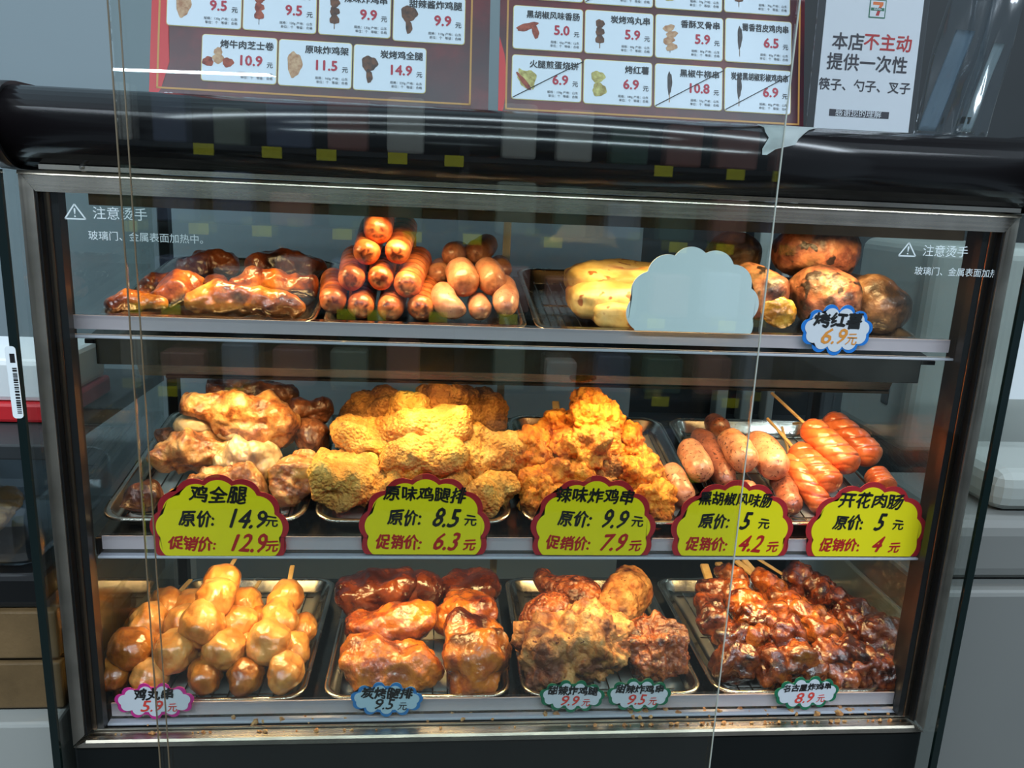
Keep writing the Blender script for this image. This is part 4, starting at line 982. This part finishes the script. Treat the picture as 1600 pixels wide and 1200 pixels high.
x, z = A.loc(500, 163); text('监制编号701-53  价格举报电话：12315/12345  监督电话：34060177', x, z - .0008, .0062, M['gold'], A.o, .01, 'LEFT', -.0006)
x, z = A.loc(246, 147); text('7/5底座', x, z, .005, M['card'], A.o, .01, 'LEFT', -.0006)
Bd = Board('menu_board', 'maroon menu board with struck out price cards, right one above the hood', 'menu board', -.0345, .3175, .20, 1.5812, LEAN, .24, M['poster'], 'menu boards on the case')
poly('red_band', [(0, .004), (.006, .02), (.010, .05), (.006, .08), (0, .10)], .0002, M['red'], Bd.o, -.0002)
frame(Bd, 789, 1249, 171, .24, M['gold'])
for (u0, v0, u1, v1, g) in ((803, -70, 911, 5, '0'), (914, -64, 1020, 13, '1'), (1024, -57, 1128, 20, '2'), (1132, -50, 1234, 26, '3')):
    card(Bd, u0, v0, u1, v1, '', '', {'0': 'balls', '1': 'lump', '2': 'potato', '3': 'balls'}[g], '70g', strike=(g == '1'))
card(Bd, 802, 8, 910, 83, '黑胡椒风味香肠', '5.0', 'sausage', '65g', tsx=.95)
card(Bd, 914, 15, 1020, 90, '炭烤鸡丸串', '5.9', 'balls', '80g')
card(Bd, 1024, 22, 1129, 97, '香酥叉骨串', '5.9', 'ribs', '80g')
card(Bd, 1133, 28, 1236, 103, '蜀香苕皮鸡肉串', '6.5', 'strip', '80g', tsx=.85)
card(Bd, 800, 85, 908, 161, '火腿煎蛋烧饼', '6.9', 'wrap', '150g', True)
card(Bd, 912, 92, 1018, 168, '烤红薯', '6.9', 'potato', '180g')
card(Bd, 1023, 99, 1128, 174, '黑椒牛柳串', '10.8', 'strip', '55g', True)
card(Bd, 1132, 105, 1235, 180, '炭烤黑胡椒彩椒鸡肉串', '6.9', 'strip', '80g', True, tsx=.72)
x, z = Bd.loc(1028, 192); text('监制编号701-53  价格举报电话：12315/12345  监督电话：34060177', x, z - .0004, .0062, M['gold'], Bd.o, .01, 'LEFT', -.0006)
x, z = Bd.loc(790, 181); text('7/5底座', x, z, .005, M['card'], Bd.o, .01, 'LEFT', -.0006)
# acrylic notice stand
Nt = Board('notice_stand', 'white cutlery notice in a clear stand right of the menu boards', 'notice', .3110, .4300, .175, 1.5812, .06, .19, None)
box('clear_holder', -.004, .122, -.0030, -.0012, 0, .19, M['plastic'], Nt.o)
box('holder_foot', -.004, .122, -.05, -.0005, 0, .002, M['plastic'], Nt.o)
poly('paper', [(.006, .002), (.117, .002), (.117, .19), (.006, .19)], .0004, M['white'], Nt.o, 0)
def nt(body, u, v, size, mt, bold=.01, align='CENTER', sx=1.0):
    x, z = Nt.loc(u, v); text(body, x, z, size, M[mt], Nt.o, bold, align, -.0004, sx=sx)
nt('本店', 1325, 67, .0188, 'inkgrey', .018); nt('不主动', 1387, 69, .0188, 'redink', .018)
nt('提供一次性', 1355, 101, .0188, 'inkgrey', .018)
nt('筷子、勺子、叉子', 1351, 136, .0134, 'inkgrey', .018)
q, _ = rect(Nt, 'dark_label', 1296, 170, 1388, 186, M['inkgrey'], -.0003)
nt('感谢您的理解', 1341, 178, .0090, 'white', .01)
# small square shop emblem: framed numeral seven
x, z = Nt.loc(1371, 14); e = .0095
poly('emblem', [(x - e, z - e), (x + e, z - e), (x + e, z + e), (x - e, z + e)], .0001, M['green'], Nt.o, -.0004)
i_ = e * .88; poly('emblem', [(x - i_, z - i_), (x + i_, z - i_), (x + i_, z + i_), (x - i_, z + i_)], .0001, M['white'], Nt.o, -.0006)
def em(pts, mt, y): poly('emblem', [(x + a * e, z + b * e) for a, b in pts], .0001, M[mt], Nt.o, y)
OR = simple('emblem_orange', (236, 120, 40), .5); M['OR'] = OR
em([(-.62, .74), (.62, .74), (.62, .42), (.45, .18), (.10, .18), (.20, .40), (-.62, .40)], 'OR', -.0007)
em([(.45, .18), (.10, .18), (-.18, -.74), (.22, -.74), (.30, -.20)], 'redink', -.0007)
em([(-.80, .10), (.80, .10), (.80, -.22), (-.80, -.22)], 'green', -.0008)
text('ELEVEn', x, z - .06 * e, e * .30, M['white'], Nt.o, .02, 'CENTER', -.0010)
# torn strip of tape on the hood
def hood_pt(xx, a):   # point on the hood nose at angle a (deg, 90 = top, 180 = front)
    return (xx, 0.008 + .0406 * math.cos(math.radians(a)), 1.5470 + .0331 * math.sin(math.radians(a)))
bm = bmesh.new(); prof = [(105, .006, .062), (120, .008, .050), (132, .007, .043), (144, .009, .036), (154, .005, .031), (163, .002, .014), (172, .001, .005)]
V = [[bm.verts.new(hood_pt(.178 + a + (b - a) * k / 6 + .0008 * math.sin(k * 5 + g), g)) for k in range(7)] for g, a, b in prof]
for p, q in zip(V, V[1:]):
    for k in range(6): bm.faces.new((p[k], p[k + 1], q[k + 1], q[k]))
bmesh.ops.solidify(bm, geom=bm.faces[:], thickness=.0003)
o = bmobj('torn_tape', bm, M['tape'], None, True); tag(o, 'torn piece of whitish tape stuck on the black hood', 'tape')
# hanging bag of packed cutlery at the right
bg = empty('plastic_bag', tuple(at(1500, 205, y=.26))); tag(bg, 'clear plastic bags with printed labels standing right of the notice', 'plastic bag')
def bagsheet(name, u0, u1, v0, v1, y, mat, seed, d=.006, lean=0.0):
    p0, p1 = at(u0, v1, y=y), at(u1, v1, y=y); t0 = at(u0, v0, y=y); n, m = 12, 18; bm = bmesh.new(); V = []
    for j in range(m + 1):
        for i in range(n + 1):
            x = p0[0] + (p1[0] - p0[0]) * i / n + lean * j / m; z = p0[2] + (t0[2] - p0[2]) * j / m
            f = vnoise(np.array([[i * .30 + seed, j * .10, seed]]), seed)[0]
            V.append(bm.verts.new((x, y + d * f, z)))
    for j in range(m):
        for i in range(n):
            k = j * (n + 1) + i; bm.faces.new((V[k], V[k + 1], V[k + n + 2], V[k + n + 1]))
    bmesh.ops.solidify(bm, geom=bm.faces[:], thickness=.0003)
    o = bmobj(name, bm, mat, None, True); o.parent = bg; o.matrix_parent_inverse = Matrix.Translation(-bg.location)
bagsheet('film', 1425, 1500, -20, 216, .245, M['bag'], 1, .006, .02)
bagsheet('film', 1488, 1540, -20, 216, .235, M['bag'], 5, .007, .02)
bagsheet('printed_label', 1432, 1462, 42, 204, .25, simple('bag_label', (176, 190, 200), .5), 9, .002, .030)
bagsheet('printed_label', 1500, 1517, 64, 206, .24, simple('bag_label_light', (200, 208, 206), .5), 12, .002, .024)
bagsheet('printed_label', 1499, 1514, 182, 193, .2395, simple('bag_label_yellow', (210, 190, 90), .5), 14, .0, .002)
# ------------------------------------------------------------------ GLASS SCREENS
def screen(name, label, x0, x1, y0, y1, z0, z1, left=None, right=None, front=None, group=None, tk=.0045):
    r = empty(name, ((x0 + x1) / 2, (y0 + y1) / 2, z0)); tag(r, label, 'glass screen', group)
    cx, cy = (x0 + x1) / 2, (y0 + y1) / 2
    box('pane', x0 - cx, x1 - cx, y0 - cy, y1 - cy, 0, z1 - z0, M['glass'], r)
    return r, cx, cy
r, cx, cy = screen('glass_screen', 'upright glass sheet standing in front of the case', -.3445, .1845, -.062, -.0565, .601, 2.0)
box('edge_line', -.3448 - cx, -.3438 - cx, -.0625 - cy, -.0610 - cy, 0, 1.399, M['gedge_l'], r)
box('edge_line', -.3366 - cx, -.3357 - cx, -.0625 - cy, -.0610 - cy, 0, 1.399, M['gedge_l'], r)
box('edge_line', .1840 - cx, .1850 - cx, -.0625 - cy, -.0610 - cy, 0, 1.399, simple('bright_glass_edge', (170, 176, 168), .2), r)
for s, lab in ((-1, 'left side glass sheet with a dark green front edge'), (1, 'right side glass sheet with a dark green front edge')):
    x0, x1 = sorted((s * .4545, s * .4600)) if s < 0 else (.4515, .4575)
    r, cx, cy = screen('side_glass', lab, x0 - .000, x1, -.016, .33, .601, 1.511)
    box('front_edge', x0 - cx - .0008, x1 - cx + .0008, -.0200 - cy, -.016 - cy, 0, .910, M['gedge'], r)
# ------------------------------------------------------------------ NEIGHBOURS
# right: grey machine with drawers and a white appliance
mc = empty('grey_machine', (.80, .20, .60)); tag(mc, 'large light grey machine with slanted panels right of the case', 'machine')
box('body', -.29, .5, -.09, .30, 0, .46, M['machine'], mc, .006)
box('panel', -.296, -.290, -.07, .28, .30, .41, M['machine_l'], mc, .004)
box('panel', -.296, -.290, -.07, .28, .14, .27, M['machine_l'], mc, .004)
box('panel', -.296, -.290, -.07, .28, .00, .11, M['machine_l'], mc, .004)
box('top_lid', -.27, .5, -.07, .12, .462, .545, M['machine'], mc, .02, 3)
box('drum_cover', -.20, .3, -.05, .10, .546, .60, M['machine_l'], mc, .02, 3)
ap = empty('white_appliance', (.64, .42, 1.16)); tag(ap, 'tall white rounded appliance standing behind the right end of the case', 'appliance')
box('body', -.055, .45, -.08, .12, 0.0, .305, M['machine_l'], ap, .018, 4)
box('slot', -.058, -.040, -.03, -.01, .06, .22, M['darkwall'], ap, .004)
pp = at(1596, 560, y=.15); box_ = box('taped_sheet', pp[0] - .012, pp[0] + .1, .149, .150, pp[2] - .05, pp[2] + .05, M['white']); tag(box_, 'white sheet of paper at the right edge behind the side glass', 'paper')
# left: wooden crate, packaged food with bar code
cr = empty('wooden_crate', (-.62, .14, .965)); tag(cr, 'pale wooden crate standing left of the case', 'crate')
for k in range(2):
    box('plank', -.30, .145, -.10, -.088, .002 + .058 * k, .055 + .058 * k, M['woodbox'], cr, .002)
    box('plank', .133, .145, -.086, .22, .002 + .058 * k, .055 + .058 * k, M['woodbox'], cr, .002)
box('bottom_board', -.30, .132, -.086, .22, 0, .006, M['woodbox'], cr)
ls = box('side_table', -1.1, -.475, .02, .50, .002, .963, simple('pale_table', (150, 152, 148), .6), None, .004); tag(ls, 'pale grey side table at the left holding the crate', 'table')
pk = empty('wrapped_food_pack', (-.60, .14, 1.083)); tag(pk, 'clear wrapped tray of food with a bar code label, left of the case', 'food pack')
box('tray', -.20, .115, -.10, .12, 0, .035, M['black'], pk, .006)
q = ellip('bun', 20, 700, .16, 60, 26, .06, M['legpale'], None, seed=sd(), endmark=0); q.parent = pk; q.location = Vector((0, 0, .06)); 
q2 = q.copy(); COL.objects.link(q2); q2.location = Vector((-.12, .02, .06))
box('film', -.19, .110, -.095, .115, .036, .105, M['bag'], pk, .02, 3)
sh = box('dark_shelf_board', -1.1, -.475, .06, .40, 1.232, 1.248, M['darkwall'], None, .002); tag(sh, 'dark shelf board left of the case above the wrapped food', 'shelf')
rp = empty('red_white_pack', (-.62, .20, 1.249)); tag(rp, 'red and white snack pack on the dark board at the left edge', 'food pack')
box('carton', -.2, .125, -.07, .07, 0.0, .022, M['red'], rp, .004); box('top_sleeve', -.2, .122, -.066, .066, .022, .068, M['white'], rp, .006)
bt = empty('barcode_label', tuple(at(22, 598, y=-.0215))); tag(bt, 'narrow white bar code label stuck on the left side glass edge', 'label')
k = mpp(at(22, 598, y=-.0215)); lw, lh = 8 * k, 58 * k
poly('label_paper', rrect(-lw, lw, -lh, lh, .003, 4), .0003, M['white'], bt); bt.rotation_euler = (0, math.radians(-1), 0)
rr = random.Random(2); zz = -lh * .86
bm = bmesh.new()
while zz < lh * .45:
    t = rr.choice((.0006, .001, .0016)); addbox(bm, lw * .0, lw * .8, -.0004, 0, zz, zz + t); zz += t + rr.choice((.0007, .0012))
bmobj('bar_code', bm, M['ink'], bt)
poly('printed_mark', [(-.001, lh * .55), (lw * .7, lh * .55), (lw * .7, lh * .80), (-.001, lh * .80)], .0001, M['ink'], bt, -.0002)
# things seen behind the case on the right: pale uprights, a steel spoon
for k, (u, wd) in enumerate(((1150, .026), (1192, .03), (1228, .018))):
    p = at(u, 380, y=1.0); o = box('upright_carton', p[0] - wd / 2, p[0] + wd / 2, .98, 1.02, 1.02, 1.66, M['machine_l'], None, .003)
    tag(o, ['pale upright bar behind the rear glass, left of three', 'pale upright bar behind the rear glass, middle of three', 'narrow pale upright bar behind the rear glass, right of three'][k], 'post', 'pale uprights behind the case')
cb = box('back_cabinet', .245, 2.0, .90, 1.049, 0.0, 1.02, M['darkwall']); tag(cb, 'dark low cabinet behind the right half of the case', 'cabinet')
# ------------------------------------------------------------------ STORE SIDE (behind the photographer, seen as reflections)
su = empty('store_shelf', (0, -2.9, 0)); tag(su, 'dark store shelving across the aisle, mirrored in the glass', 'shelving')
SHZ = (.25, .62, .98, 1.32, 1.64)
for z in SHZ: box('shelf_board', -1.6, 1.6, -.25, .02, z - .02, z, M['darkwall'], su)
box('back_board', -1.6, 1.6, -.27, -.251, 0, 1.86, M['darkwall'], su)
for x in (-1.6, 0, 1.6): box('upright', x - .02, x + .02, -.25, .0, 0, 1.86, M['darkwall'], su)
tb = bmesh.new(); addbox(tb, -.04, .04, -.003, 0, -.045, 0)
tme = bpy.data.meshes.new('yellow_tag'); tb.to_mesh(tme); tb.free(); tme.materials.append(M['tagyellow'])
pr_ = []
for c in ((150, 160, 170), (80, 110, 96), (160, 110, 100), (200, 200, 190), (96, 106, 130), (140, 150, 132)):
    b_ = bmesh.new(); addbox(b_, -.05, .05, -.05, .05, 0, .2, .012); m_ = bpy.data.meshes.new('carton'); b_.to_mesh(m_); b_.free(); m_.materials.append(simple('carton_print', c, .4)); pr_.append(m_)
rr = random.Random(5)
for z in SHZ:
    for k in range(11):
        x = -1.45 + k * .29 + rr.uniform(-.11, .11)
        if rr.random() < .3: continue
        t = link('yellow_tag', tme, None, su); t.location = (x, .024, z + .002)
    for k in range(13):
        x = -1.45 + k * .24
        if abs(x) < .07: continue
        o = link('packaged_good', pr_[rr.randrange(6)], None); o.location = (x, -2.98, z); o.scale = (rr.uniform(1.3, 1.9), 1, rr.uniform(.7, 1.15))
        tag(o, 'packaged good on the store shelving across the aisle', 'package', 'packages on the store shelving')
